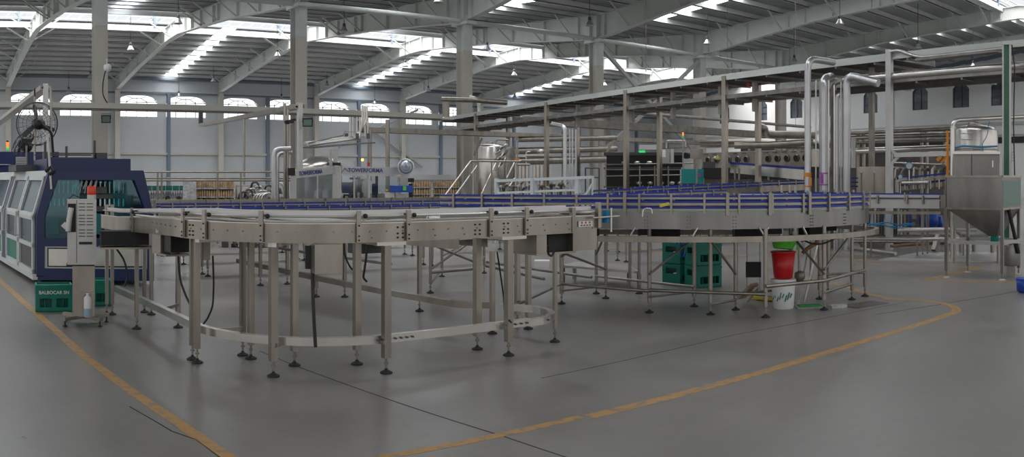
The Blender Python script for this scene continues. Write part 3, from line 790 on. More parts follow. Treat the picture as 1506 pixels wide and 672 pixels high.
# bolted gearbox on the left end
q = hz(850, 8.9, .99); MB().ob(q, (.26, .12, .035), -.6).build('guard_lid', 'steel', root); q = hz(860, 9.0, .93); MB().ob(q, (.12, .12, .07), -.6).build('gear_motor', 'dgrey', root)
q = hz(868, 8.85, 1.1)
swoop(root, [hz(858, 8.8, 1.12), hz(866, 8.8, 1.13), hz(872, 8.8, 1.05), hz(871, 8.8, .95)], .010)
swoop(root, [hz(945, 8.9, 1.07), hz(946, 8.9, 1.15), hz(958, 8.9, 1.15), hz(959, 8.9, 1.1)], .008, 'handle', 'steel_b')
b = MB().add([(0, 0, 0)], [])
q = hz(978, 9.05, 1.10); b = MB(); b.bar((q.x - .04, q.y + .035, 1.17), (q.x + .04, q.y - .02, 1.195), .035, .025); tag(b.build('rag', 'yellow'), 'crumpled yellow rag lying on the blue guide rails', 'rag')
# rusty hose under the curve
swoop(root, [hz(1178, 10.2, .74), hz(1200, 10.2, .80), hz(1203, 10.2, .72), hz(1188, 10.2, .66), hz(1180, 10.2, .60)], .022, 'hose', 'brown')
swoop(root, [hz(1176, 9.9, .80), hz(1190, 9.8, .74), hz(1210, 9.8, .73), hz(1232, 9.9, .80)], .010)

# side rail lanes far behind
def legs_for(path, step, off=.15): 
    return [(x - sin(a) * off * s, y + cos(a) * off * s) for x, y, a in along(path, step, .4) for s in (-1, 1)]
P1 = [(3.9, 12.75), (8.0, 12.55), (9.6, 12.45)]
lane('blue-railed conveyor crossing the hall just behind the front conveyor', P1, .32, .80, .90, (.945, .985), legs_for(P1, 1.9), step=.36)
P2 = [(4.1, 14.6), (8.0, 14.5), (12.6, 14.3)]
lane('second blue-railed conveyor parallel behind the first crossing one', P2, .32, .80, .92, (.955, 1.0), legs_for(P2, 2.2), step=.4)
P3 = [(4.2, 16.2), (8.0, 16.2), (11.3, 16.1)]
lane('third thin-railed conveyor line nearest the wrapped pallets', P3, .30, .84, .93, (.99, 1.02), legs_for(P3, 2.4), step=.5, railm='steel')
# lanes fanning towards the pasteuriser
def ln(label, a, da, b, db, n=.30, **k):     # lane from pixel a at distance da to pixel b at distance db
    p, q = pt(a[0], a[1], da), pt(b[0], b[1], db); L = hyp(q.x - p.x, q.y - p.y); z = p.z; s = (q.z - p.z) / L
    P = [(p.x, p.y), ((p.x + q.x) / 2, (p.y + q.y) / 2), (q.x, q.y)]
    return lane(label, P, n, z - .25, z - .12, (z - .10, z - .03), legs_for(P, 2.6), step=.5, sl=s, **k)
ln('blue-railed conveyor lane nearest the curved conveyor, rising towards the riser pipes', (890, 289), 11.3, (1255, 284), 13.2)
ln('blue-railed conveyor lane of the fan just behind the nearest rising one', (885, 284.5), 15.5, (1062, 278.8), 16.9)
ln('blue-railed conveyor lane running below the black conveyor machine', (880, 279), 17.5, (1110, 268), 21.6)
ln('blue-railed conveyor lane ending below the oval-windowed pasteuriser', (935, 274.5), 20.8, (1188, 264.5), 23.0)
# straight conveyor on the right with pale side panels
p, q = at(1095, 283.0, 1.18), at(1385, 284.5, 1.18)
PF = [(p.x, p.y), ((p.x + q.x) / 2, (p.y + q.y) / 2), (q.x, q.y)]
root = lane('straight conveyor with pale side panels and thin blue rails running to the hopper', PF, .40, .92, 1.07, (1.09, 1.16), (), step=.9, panel='alu', strip=.018)
d = Vector((PF[2][0] - PF[0][0], PF[2][1] - PF[0][1], 0)).normalized(); nrm = Vector((d.y, -d.x, 0))
if nrm.dot(Vector((-p.x, -p.y, 0))) < 0: nrm = -nrm
MB().ribbon([(a + nrm.x * .215, b + nrm.y * .215) for a, b in (PF[0], PF[2])], .006, 1.108, 1.158).build('upper_panel', 'alu', root)
for (px, py) in ((1357, 375), (1364, 374)): leg(root, at(px, py), .92, .05)
for xx in (1262, 1300, 1341, 1363):
    t = (xx - 1095) / 290; c = p.lerp(q, t) + nrm * .23
    MB().ob((c.x, c.y, 1.0), (.05, .03, .15), 0).build('clamp', 'steel', root)
c = p.lerp(q, .3) + nrm * .3; c2 = q + nrm * .1
MB().bar((c.x, c.y, .84), (c2.x, c2.y, .84), .05, .05).build('under_rail', 'steel', root)
c = q + d * .05; MB().ob((c.x, c.y, .93), (.08, .36, .22), atan2(d.y, d.x)).build('end_hood', 'steel_d', root)

# braced conveyor frame standing between the two curved conveyors
PG = [(6.35, 9.55), (7.3, 11.0), (7.9, 12.0)]
rg = lane('short steel conveyor on a cross-braced pipe frame between the two curved conveyors', PG, .34, .80, .90, (.935,), [], step=.5, railm='steel')
for q in ((633, 431), (650, 407), (700, 424), (712, 402)): leg(rg, at(*q), .80, .04, True)
m = MB(); g = lambda x, y, z: Vector((*at(x, y)[:2], z))
m.tube(g(633, 431, .62), g(700, 424, .34), .016, 8); m.tube(g(633, 431, .30), g(700, 424, .66), .016, 8); m.tube(g(650, 407, .3), g(712, 402, .62), .014, 8); m.each('diagonal_brace', 'steel_d', rg)
m = MB(); m.tube(g(633, 431, .26), g(700, 424, .26), .02, 8); m.tube(g(633, 431, .12), g(650, 407, .12), .018, 8); m.tube(g(700, 424, .26), g(712, 402, .26), .018, 8); m.each('low_pipe_rail', 'steel_d', rg)
for i, (a, b, z) in enumerate((((715, 418), (800, 441), .25), ((716, 405), (870, 431), .2))): o = MB().tube(g(*a, z), g(*b, z), .02, 8).build('pipe', 'steel_d'); tag(o, ('thin pipe rail low down between the two curved conveyors, nearer one', 'thin pipe rail low down between the two curved conveyors, farther one')[i], 'pipe')
# ================================================================ blue packing machine, left
root = thing('packing_machine', 'navy blue packing machine with teal glass windows and white framed side doors', 'machine', (2.4, 14.5, 0))
# end frame: trapezoid, face near Y = 12.2 -> 11.8
A0, A1 = Vector((1.70, 12.2, 0)), Vector((3.24, 11.75, 0)); ex = (A1 - A0).normalized(); W0 = (A1 - A0).length
ey = Vector((0, 1, 0))
def mp(u, z, v=0.0): p = A0 + ex * u + ey * v; return (p.x, p.y, z)
def plate(m, poly, v0, v1): return m.prism(poly, lambda a, b, k: mp(a, b, v0 if k == 0 else v1))
zt = 1.555; zs = .92
sl = .19
m = MB()
plate(m, [(0, .10), (.115, .10), (.115, zs), (.115 + sl, zt - .08), (.115 + sl + .02, zt), (sl - .02, zt), (0, zs)], 0, .12)      # left upright, cranked
plate(m, [(W0, .10), (W0 - .09, .10), (W0 - .09, zs + .02), (W0 - .09 - sl, zt - .08), (W0 - sl - .03, zt), (W0 - sl + .05, zt), (W0, zs)], 0, .12)
plate(m, [(sl - .02, zt - .13), (W0 - sl, zt - .13), (W0 - sl, zt), (sl - .02, zt)], -.002, .12)
plate(m, [(.10, .52), (W0 - .08, .52), (W0 - .08, .63), (.10, .63)], .001, .12)
plate(m, [(.10, .10), (W0 - .08, .10), (W0 - .08, .22), (.10, .22)], .001, .12)
m.build('end_frame', 'blue', root)
m = MB()
plate(m, [(.115, .22), (W0 - .09, .22), (W0 - .09, .52), (.115, .52)], .02, .05); m.build('lower_panel_frame', 'whitep', root)
m = MB(); plate(m, [(.17, .255), (.62, .255), (.62, .485), (.17, .485)], .005, .03); plate(m, [(.68, .255), (1.02, .255), (1.02, .485), (.68, .485)], .005, .03); plate(m, [(1.05, .255), (1.43, .255), (1.43, .485), (1.05, .485)], .005, .03); m.build('lower_panel', 'steel_b', root)
m = MB(); plate(m, [(.155, .24), (.635, .24), (.635, .50), (.155, .50)], .012, .028); plate(m, [(.66, .24), (1.45, .24), (1.45, .258), (.66, .258)], .003, .028); m.build('panel_seal', 'black', root)
m = MB(); plate(m, [(.115, .63), (.60, .63), (.60, zt - .10), (.115 + sl, zt - .10), (.115, zs)], .04, .05); m.build('window_glass', 'tealglass', root)
m = MB(); plate(m, [(.62, 1.24), (1.04, 1.24), (1.04, 1.33), (.62, 1.33)], .35, .4); m.build('cross_plate', 'steel_dd', root)
m = MB(); plate(m, [(1.06, .80), (W0 - .09, .80), (W0 - .09, zs), (W0 - .10 - sl, zt - .13), (1.06, zt - .13)], .04, .05); m.build('window_glass', 'tealglass', root)
m = MB(); m.prism([(0, -.05), (.055, 0), (0, .055), (-.055, 0)], lambda a, b, k: mp(.40 + a, .80 + b, .035 if k == 0 else .038)); m.build('diamond_label', 'paper', root)
# interior works seen through the opening
m = MB()
for z in (1.20, 1.02): m.bar(mp(.2, z, .5), mp(1.4, z, .5), .10, .07)
m.each('grip_beam', 'steel_dd', root)
m = MB()
for i in range(17):
    u = .25 + i * .065; m.tube(mp(u, 1.24, .42), mp(u, 1.38, .42), .014, 6); m.tube(mp(u, 1.06, .42), mp(u, 1.16, .42), .02, 6)
    m.ob(mp(u, 1.38, .42), (.03, .04, .025), 0)
m.build('grip_head', 'steel_b', root)
m = MB()
for i in range(5):
    u = .56 + i * .07; m.bar(mp(u, 1.30, .3), mp(u + .05, 1.42, .3), .02); m.bar(mp(u + .05, 1.42, .3), mp(u + .02, 1.24, .3), .012)
m.build('swing_arm', 'alu', root)
m = MB(); plate(m, [(.50, .6), (1.04, .6), (1.04, 1.5), (.50, 1.5)], 1.4, 1.45); plate(m, [(.15, .55), (W0 - .12, .55), (W0 - .12, .62), (.15, .62)], .15, 1.4); m.build('inner_shade_sheet', 'dark', root)  # dark sheets stand in for the shade inside the machine
for (u0, u1, z0, v) in ((.62, 1.0, .66, .5), (1.10, 1.46, .70, .7), (.14, .44, .64, .8)):
    m = MB(); plate(m, [(u0, z0), (u1, z0), (u1, .95 if v == .5 else 1.42), (u0, .95 if v == .5 else 1.42)], v, v + .05); m.build('inner_panel', 'tealin', root)
# long side, two door modules leaning inwards above the waist
B0 = Vector((1.40, 18.2, 0)); sd = (B0 - A0); L0 = sd.length; sx = sd / L0; sy = Vector((sx.y, -sx.x, 0))
def sp(u, z, o=0.0):                          # point on the cranked side skin
    lean = 0 if z <= zs else (z - zs) / (zt - zs) * sl
    p = A0 + sx * u + (sy * (lean + o)); return (p.x, p.y, z)
if sy.dot(ex) < 0: sy = -sy
def sq(m, u0, u1, z0, z1, o=0.0, t=.03):
    a = [sp(u0, z0, o), sp(u1, z0, o), sp(u1, z1, o), sp(u0, z1, o)]; b = [sp(u0, z0, o + t), sp(u1, z0, o + t), sp(u1, z1, o + t), sp(u0, z1, o + t)]
    return m.add(a + b, [(0, 1, 2, 3), (7, 6, 5, 4), (0, 4, 5, 1), (3, 2, 6, 7), (0, 3, 7, 4), (1, 5, 6, 2)])
for (u0, u1) in ((.12, 2.55), (2.95, 5.9)):
    mid_ = (u0 + u1) / 2
    for (a, b) in ((u0, mid_ - .02), (mid_ + .02, u1)):
        d = MB(); w = .09
        for (p0, p1, q0, q1) in ((a, a + w, .13, zs), (b - w, b, .13, zs), (a, b, .13, .19), (a, b, .49, .55), (a, b, zs - .05, zs), (a, a + w, zs, 1.48), (b - w, b, zs, 1.48), (a, b, 1.42, 1.48), (a, b, zs, zs + .05)):
            sq(d, p0, p1, q0, q1, -.03)
        door = d.build('side_door', 'whitep', root)
        g = MB(); sq(g, a + w, b - w, .55, zs - .05, 0, .008); sq(g, a + w, b - w, zs + .05, 1.42, 0, .008); g.build('door_glass', 'doorglass', door)
        g = MB(); sq(g, a + w, b - w, .19, .49, 0, .01); g.build('door_panel', 'dgrey' if a < 1 else 'green', door)
        g = MB(); g.tube(sp(b - .05, .60, -.08), sp(b - .05, .95, -.08), .013, 8); g.tube(sp(b - .05, .60, -.08), sp(b - .05, .60, 0), .01, 6); g.tube(sp(b - .05, .95, -.08), sp(b - .05, .95, 0), .01, 6); g.build('door_handle', 'alu', door)
m = MB(); sq(m, 2.60, 2.92, .10, zs, -.02, .1); sq(m, 2.60, 2.92, zs, zt, -.02, .1); m.build('side_upright', 'blue', root)
m = MB(); sq(m, 0.02, 6.0, 1.48, zt, -.03, .1); sq(m, 0, 6.0, .06, .13, -.05, .12); m.build('side_rail', 'whitep', root)
m = MB(); m.add([mp(sl, zt, .05), mp(W0 - sl, zt, .05), mp(W0 - sl, zt - .005, 6), mp(sl, zt - .005, 6)], [(0, 1, 2, 3)]); m.build('roof_plate', 'blue', root)
m = MB(); m.prism([(.02, .06), (W0, .06), (W0, .12), (.02, .12)], lambda a, b, k: mp(a, b, 0 if k == 0 else 6)); m.build('base_frame', 'blue', root)
m = MB(); plate(m, [(W0 - .03, .12), (W0, .12), (W0, zs), (W0 - sl, zt), (W0 - sl - .02, zt)], .1, 6); m.build('far_side', 'blue', root)
m = MB()
for u, v in ((.1, .3), (1.4, .3), (.1, 3), (1.4, 3), (.1, 5.5), (1.4, 5.5)): m.tube(mp(u, 0, v), mp(u, .07, v), .04, 8)
m.each('machine_foot', 'dgrey', root)
# things inside seen through the side
m = MB(); m.box((2.0, 13.2, .25), (2.5, 14.2, .50)); m.build('inner_crate_load', 'lime', root)
m = MB(); m.box((1.95, 12.6, .12), (2.9, 17, .2)); m.build('inner_deck', 'steel_d', root)
m = MB(); m.ob(sp(.9, 1.16, .12), (.03, .03, .03)); m.build('red_knob', 'red', root)
# black hose bundle and pole at the near corner
m = MB().pipe([mp(.17, 1.50, -.05), mp(.22, 1.54, -.06), mp(.19, 1.60, -.06), mp(.12, 1.54, -.05)], .025, 7); m.build('air_fitting', 'black', root)
m = MB().tube(mp(.20, 1.30, -.05), mp(.17, 2.05, .1), .016, 8); m.build('air_pole', 'alu', root)
# top hood with rails
m = MB(); m.box((1.95, 12.9, zt), (3.20, 14.3, 1.735)); m.build('top_hood', 'blue', root)
m = MB()
for z in (1.76, 1.83): m.bar((2.0, 13.6, z), (2.95, 13.6, z), .02, .02)
m.bar((2.0, 14.6, 1.83), (2.95, 14.6, 1.83), .03, .02); m.box((2.0, 13.5, 1.735), (2.10, 13.7, 1.84)); m.box((2.82, 13.5, 1.735), (2.98, 13.7, 1.84))
m.build('hood_rail', 'dgrey', root)
for x, z in ((2.03, 2.0), (2.36, 1.94), (2.80, 2.03)): MB().tube((x, 13.6, 1.735), (x, 13.6, z), .02, 8).build('lifting_rod', 'dgrey', root)
MB().box((1.62, 13.9, 1.56), (2.0, 15.0, 1.66)).build('walkway_tray', 'dgrey', root)
MB().tube((1.86, 14.5, 1.56), (1.86, 14.5, 1.98), .016, 8).build('lifting_rod', 'steel_d', root)
m = MB().pipe([(1.0, 15.4, 1.66), (1.72, 15.4, 1.66), (1.85, 15.4, 1.6), (1.86, 15.4, 1.4)], .03, 8, .1); m.build('hand_rail', 'blue', root)

root = thing('electrical_cabinet', 'large navy blue cabinet with a small white vent standing behind the packing machine', 'cabinet', (2.1, 19.2, 0))
m = MB().box((.9, 18.6, 0.05), (3.07, 19.8, 2.0)); m.box((.95, 18.65, 0), (2.9, 19.7, .05)); m.build('body', 'blue', root)
m = MB().box((2.16, 18.58, 1.70), (2.40, 18.6, 1.89)); m.build('vent', 'alu', root)
m = MB()
for i in range(5): m.box((2.17, 18.57, 1.715 + i * .036), (2.39, 18.585, 1.725 + i * .036))
m.build('vent_slats', 'dgrey', root)
def stack_light(p, s, label, cols=('redl', 'orangel', 'greenl')):
    r = thing('signal_light', label, 'signal light', p)
    MB().tube(p, (p[0], p[1], p[2] + s * .8), s * .35, 10).build('base', 'alu', r)
    z = p[2] + s * .8
    for c in cols[::-1]: MB().tube((p[0], p[1], z), (p[0], p[1], z + s), s * .5, 12).build('lens', c, r); z += s
    MB().tube((p[0], p[1], z), (p[0], p[1], z + s * .6), s * .5, 12).build('cap', 'black', r)
stack_light((2.02, 18.9, 2.0), .055, 'lit red, amber and green signal light on the blue cabinet')

# ---------------------------------------------------------------- control pedestal
c = hz(120, 8.95); rz = -.19
root = thing('control_pedestal', 'grey steel control pedestal with a red beacon on top and a star-shaped base', 'cabinet', (c.x, c.y, 0))
Lx = Vector((cos(rz), sin(rz), 0)); Ly = Vector((-sin(rz), cos(rz), 0))
def cp(u, v, z): q = c + Lx * u + Ly * v; return (q.x, q.y, z)
def cb(m, u0, u1, v0, v1, z0, z1):
    return m.add([cp(u0, v0, z0), cp(u1, v0, z0), cp(u1, v1, z0), cp(u0, v1, z0), cp(u0, v0, z1), cp(u1, v0, z1), cp(u1, v1, z1), cp(u0, v1, z1)],
                 [(0, 3, 2, 1), (4, 5, 6, 7), (0, 1, 5, 4), (1, 2, 6, 5), (2, 3, 7, 6), (3, 0, 4, 7)])
cb(MB(), -.14, .145, -.10, .16, .60, 1.24).build('upper_cabinet', 'alu', root)
m = MB()
for i in range(10):
    for j in range(2): cb(m, -.028 + j * .078, .035 + j * .078, -.104, -.10, 1.195 - i * .031 - (.02 if i > 2 else 0) - (.02 if i > 6 else 0), 1.203 - i * .031 - (.02 if i > 2 else 0) - (.02 if i > 6 else 0))
m.build('vent_slots', 'dgrey', root)
cb(MB(), -.05, -.045, -.103, -.10, .62, 1.24).build('door_seam', 'dgrey', root)
cb(MB(), -.025, .105, -.112, -.10, .80, .825).build('pull_handle', 'black', root)
cb(MB(), -.15, .13, -.09, .14, .585, .60).build('gasket', 'black', root)
cb(MB(), -.09, .13, -.07, .12, .085, .585).build('column', 'steel', root)
m = MB(); m.pipe([cp(-.10, -.13, 1.16), cp(-.12, -.14, 1.05), cp(-.13, -.14, .93)], .028, 10); m.build('hand_controller', 'alu', root)
cb(MB(), -.135, -.055, -.104, -.098, .92, 1.20).build('dark_recess', 'dark', root)
cb(MB(), -.13, -.055, -.106, -.10, .63, .88).build('side_door', 'alu', root)
MB().tube(cp(.10, 0, 1.24), cp(.10, 0, 1.285), .045, 14).build('beacon_base', 'alu', root)
MB().lathe(cp(.10, 0, 1.285), [(.042, 0), (.045, .01), (.044, .075), (.036, .088)], 16).build('beacon_lens', 'redlens', root)
m = MB().pipe([cp(-.13, 0, 1.24), cp(-.08, 0, 1.285), cp(-.0, 0, 1.25)], .006, 6); m.build('cable', 'cable', root)
m = MB()
for a in (.4, 2.4, 3.9, 5.4):
    e = cp(.02 + .27 * cos(a), .02 + .27 * sin(a), .075); m.bar(cp(.02, .02, .075), e, .05, .035)
m.build('star_base', 'steel', root)
for a in (.4, 2.4, 3.9, 5.4):
    e = cp(.02 + .25 * cos(a), .02 + .25 * sin(a), 0); MB().lathe(e, [(.022, 0), (.022, .01), (.008, .02), (.008, .06)], 10).build('foot', 'rubber', root)
m = cb(MB(), .00, .13, -.13, -.07, .315, .33); m.build('shelf_lip', 'steel', root)
q = cp(.06, -.16, .095); r = thing('bottle', 'small clear bottle with pale blue liquid hung on the pedestal column', 'bottle', q)
MB().lathe(q, [(.035, 0), (.038, .01), (.038, .085)], 14).build('liquid', 'water', r)
MB().lathe((q[0], q[1], q[2] + .085), [(.038, 0), (.038, .10), (.03, .115), (.015, .125), (.015, .15)], 14).build('body', 'white', r)

# ---------------------------------------------------------------- green crates
def crate(pos, rz, label, group=None, w=.40, d=.30, h=.29, text=None):
    r = thing('crate', label, 'crate', pos, group)
    m = MB(); a = Vector((cos(rz), sin(rz), 0)); b = Vector((-sin(rz), cos(rz), 0)); P = Vector(pos)
    def bx(u0, u1, v0, v1, z0, z1):
        q = [P + a * u + b * v for (u, v) in ((u0, v0), (u1, v0), (u1, v1), (u0, v1))]
        m.add([(k.x, k.y, P.z + z) for z in (z0, z1) for k in q], [(0, 3, 2, 1), (4, 5, 6, 7), (0, 1, 5, 4), (1, 2, 6, 5), (2, 3, 7, 6), (3, 0, 4, 7)])
    t = .018; W, D = w / 2, d / 2
    for s in (-1, 1):
        y0, y1 = (s * D - t, s * D) if s > 0 else (-D, -D + t)
        bx(-W, W, y0, y1, 0, .05); bx(-W, W, y0, y1, h * .50, h)
        for (u0, u1) in ((-W, -W + .045), (-.025, .025), (W - .045, W)): bx(u0, u1, y0, y1, .05, h * .5)
        x0, x1 = (W - t, W) if s > 0 else (-W, -W + t)
        bx(x0, x1, -D + t, D - t, 0, h * .55); bx(x0, x1, -D + t, D - t, h * .82, h)
        for (u0, u1) in ((-D + t, -D + .06), (D - .06, D - t)): bx(x0, x1, u0, u1, h * .55, h * .82)
    bx(-W, W, -D, D, 0, .012)
    bx(-W - .006, W + .006, -D - .006, D + .006, h - .035, h - .02)
    m.build('shell', 'green', r)
    k = m; m = MB()
    for i in (1, 2, 3): bx(-W + w * i / 4 - .004, -W + w * i / 4 + .004, -D + t, D - t, .01, h * .45)
    for i in (1, 2): bx(-W + t, W - t, -D + d * i / 3 - .004, -D + d * i / 3 + .004, .01, h * .45)
    m.build('dividers', 'green', r)
    if text:
        o = P + b * (-D - .004); text_mb(text, .05, (o.x, o.y, P.z + h * .72), a, bold=True).build('lettering', 'inkw', r)
    return r
p = hz(78.5, 9.92); crate((p.x, p.y, 0), -.11, 'green plastic bottle crate with white lettering beside the yellow floor line', text='BALBOCAR SN')
p = hz(137, 10.35); crate((p.x, p.y, 0), -.15, 'green plastic crate half hidden behind the control pedestal')

# ---------------------------------------------------------------- posts with cable trays, fans
def tray_post(label, top, end, base_w=.11, ez=None):
    r = thing('cable_tray_post', label, 'post', (top[0], top[1], 0))
    MB().box((top[0] - base_w / 2, top[1] - base_w / 2, 0), (top[0] + base_w / 2, top[1] + base_w / 2, top[2])).build('post', 'alu', r)
    m = MB(); a = Vector((top[0], top[1], top[2] - .12)); b = Vector(end); m.bar(a, b, .22, .02)
    n = (b - a).cross(Vector((0, 0, 1))).normalized() * .11
    for s in (-1, 1): m.bar(a + n * s + Vector((0, 0, .04)), b + n * s + Vector((0, 0, .04)), .015, .10)
    m.build('cable_tray', 'steel', r)
    MB().bar(a + Vector((0, 0, .03)), b + Vector((0, 0, .03)), .12, .05).build('cable_bundle', 'cable', r)
    return r
p = hz(67, 20.4); q = hz(-12, 31.4)
tray_post('pale square post with a cable tray running back from its top, behind the big fan', (p.x, p.y, zd(123, 20.4)), (q.x, q.y, zd(190, 31.4)))
p = hz(441, 19.9); q = hz(297, 29.3)
r = tray_post('tall pale post beside the floodlit column with a cable tray reaching left', (p.x, p.y, zd(151, 19.9)), (q.x, q.y, zd(186, 29.3)), .10)
MB().box((q.x - .10, q.y - .06, zd(186, 29.3)), (q.x + .02, q.y + .06, zd(163, 29.3))).build('drop_bracket', 'dgrey', r)
for i, (x, y0) in enumerate(((419, 152), (423, 160), (359, 174))):
    p = hz(x, 19.5 if i < 2 else 24); t_ = MB().tube((p.x, p.y, 0), (p.x, p.y, zd(y0, 19.5 if i < 2 else 24)), .03, 8).build('support_pole', 'steel')
    tag(t_, ('thin steel pole left of the floodlit column, taller one', 'thin steel pole left of the floodlit column, with a small camera', 'thin steel pole standing under the left end of the hanging cable tray')[i], 'pole')
m = MB(); p = hz(426, 19.4, zd(181, 19.4)); m.ob(p, (.16, .1, .06), .3); m.bar((p.x - .12, p.y, p.z + .02), (p.x + .14, p.y, p.z + .08), .05); kc = thing('security_camera', 'black bullet camera clamped on the thin pole', 'camera', p); m.build('camera_body', 'black', kc); MB().tube(p, p + Vector((-.08, .05, 0)), .02, 6).build('pole_mount', 'black', kc)

def fan(c, r, axis, label, blades=3, tilt=0.0, colors=('dgrey', 'black'), pole=None):
    root = thing('industrial_fan', label, 'fan', c); q = Vector((0, 0, 1)).rotation_difference(Vector(axis).normalized()); C = Vector(c)
    T = lambda x, y, z: C + q @ Vector((x, y, z))
    m = MB()
    for (rr, z, th_) in ((r, 0, .010), (r * .97, .06, .006), (r * .97, -.06, .006), (r * .62, .10, .004), (r * .62, -.10, .004)):
        pts = [T(rr * cos(2 * pi * i / 28), rr * sin(2 * pi * i / 28), z) for i in range(29)]; m.pipe(pts, th_, 5)
    for i in range(24):
        a = 2 * pi * i / 24
        for s in (-1, 1): m.pipe([T(r * .22 * cos(a), r * .22 * sin(a), s * .12), T(r * .62 * cos(a), r * .62 * sin(a), s * .10), T(r * cos(a), r * sin(a), 0)], .0028, 4)
    m.build('wire_cage', colors[0], root)
    m = MB()
    for i in range(blades):
        a = 2 * pi * i / blades + tilt; pts = []
        prof = [(.10, -.05), (.10, .05), (.45, .13), (.85, .11), (.92, 0), (.85, -.10), (.45, -.09)]
        top = []
        for (u, v) in prof:
            x = r * u * cos(a) - r * v * sin(a); y = r * u * sin(a) + r * v * cos(a); top.append((x, y, v * r * .5))
        m.add([T(x, y, z + .004) for x, y, z in top] + [T(x, y, z - .004) for x, y, z in top], [tuple(range(7)), tuple(range(7, 14))[::-1]] + [(i_, (i_ + 1) % 7, 7 + (i_ + 1) % 7, 7 + i_) for i_ in range(7)])
    m.build('blades', colors[0] if colors[0] != 'white' else 'bluec', root)
    m = MB(); m.lathe(C, [(.02, -.20), (.085, -.18), (.10, -.10), (.10, .02), (.06, .06), (.03, .08)], 14, axis=axis); m.build('motor', colors[1], root)
    return root
tc = hz(54.5, 15.6, zd(182, 15.6)); ax = Vector((-.22, .97, .08))
f = fan(tc, .375, ax, 'large wall fan with wire cage on a pole above the packing machine', 3, .55)
m = MB(); m.pipe([tc + Vector((.05, -.20, -.02)), tc + Vector((.22, -.22, -.15)), tc + Vector((.26, -.16, -.55)), tc + Vector((.27, -.14, -.80))], .022, 8, .08); m.build('bracket_arm', 'black', f)
m = MB(); p = hz(75, 15.6); m.tube((p.x, p.y, 1.57), (p.x, p.y, zd(128, 15.6)), .022, 8); m.tube((p.x - .28, p.y + .02, 1.57), (p.x - .28, p.y + .02, zd(142, 15.6)), .018, 8); m.build('pole', 'steel', f)
MB().ob(tc + Vector((-.2, -.1, -.32)), (.17, .05, .05), 0).build('control_box', 'black', f)
tc = hz(33, 16.1, zd(211, 16.1)); f = fan(tc, .24, Vector((-.80, .35, .62)), 'smaller tilted fan below the large one, above the blue cabinet', 3, .2)
m = MB(); m.pipe([tc, tc + Vector((.16, 0, .02)), tc + Vector((.2, 0, .12)), hz(53, 16.1, zd(180, 16.1))], .016, 8, .05); m.tube(hz(51, 16.1, 1.9), hz(51, 16.1, zd(130, 16.1)), .015, 8); m.build('bracket_arm', 'black', f)

# floodlights and camera on the columns
def flood(x, y, d, label, s=.28):
    p = hz(x, d, zd(y, d)); r = thing('floodlight', label, 'floodlight', p); dr = Vector((-sin(th(x)), -cos(th(x)), -.15)).normalized(); a = dr.cross(Vector((0, 0, 1))).normalized(); u = a.cross(dr)
    m = MB(); m.add([p + a * i * s / 2 + u * j * s * .42 + dr * k for k in (-.05, .03) for (i, j) in ((-1, -1), (1, -1), (1, 1), (-1, 1))], [(0, 3, 2, 1), (4, 5, 6, 7), (0, 1, 5, 4), (1, 2, 6, 5), (2, 3, 7, 6), (3, 0, 4, 7)])
    m.build('housing', 'black', r)
    m = MB(); m.add([p + a * i * s * .40 + u * j * s * .31 + dr * .034 for (i, j) in ((-1, -1), (1, -1), (1, 1), (-1, 1))], [(0, 1, 2, 3)]); m.build('glass', 'screen', r)
    m = MB(); m.pipe([p + a * s * .5 - dr * .02, p + a * s * .5 + u * s * .55 - dr * .06, p - a * s * .5 + u * s * .55 - dr * .06, p - a * s * .5 - dr * .02], .012, 6); m.build('yoke_mount', 'dgrey', r)
flood(156, 175, 32.5, 'square black floodlight on the column behind the packing machine', .34)
flood(452.5, 180, 19.6, 'square black floodlight beside the tall pale post', .22)
p = hz(158, 32.2, zd(99, 32.2)); r = thing('security_camera', 'white dome camera with a looping black cable high on the left column', 'camera', p)
MB().lathe(p, [(.02, -.18), (.10, -.14), (.14, -.05), (.14, .07), (.06, .11)], 14).build('dome', 'white', r)
MB().tube(p + Vector((0, 0, .08)), p + Vector((0, .1, .32)), .03, 8).build('arm_mount', 'alu', r)
MB().pipe([p + Vector((-.03, -.05, 0)), p + Vector((-.12, -.05, -.25)), hz(151, 32.1, zd(125, 32.1)), hz(151, 32.1, zd(140, 32.1)), hz(160, 32.1, zd(155, 32.1))], .022, 7, .3).build('cable', 'cable', r)
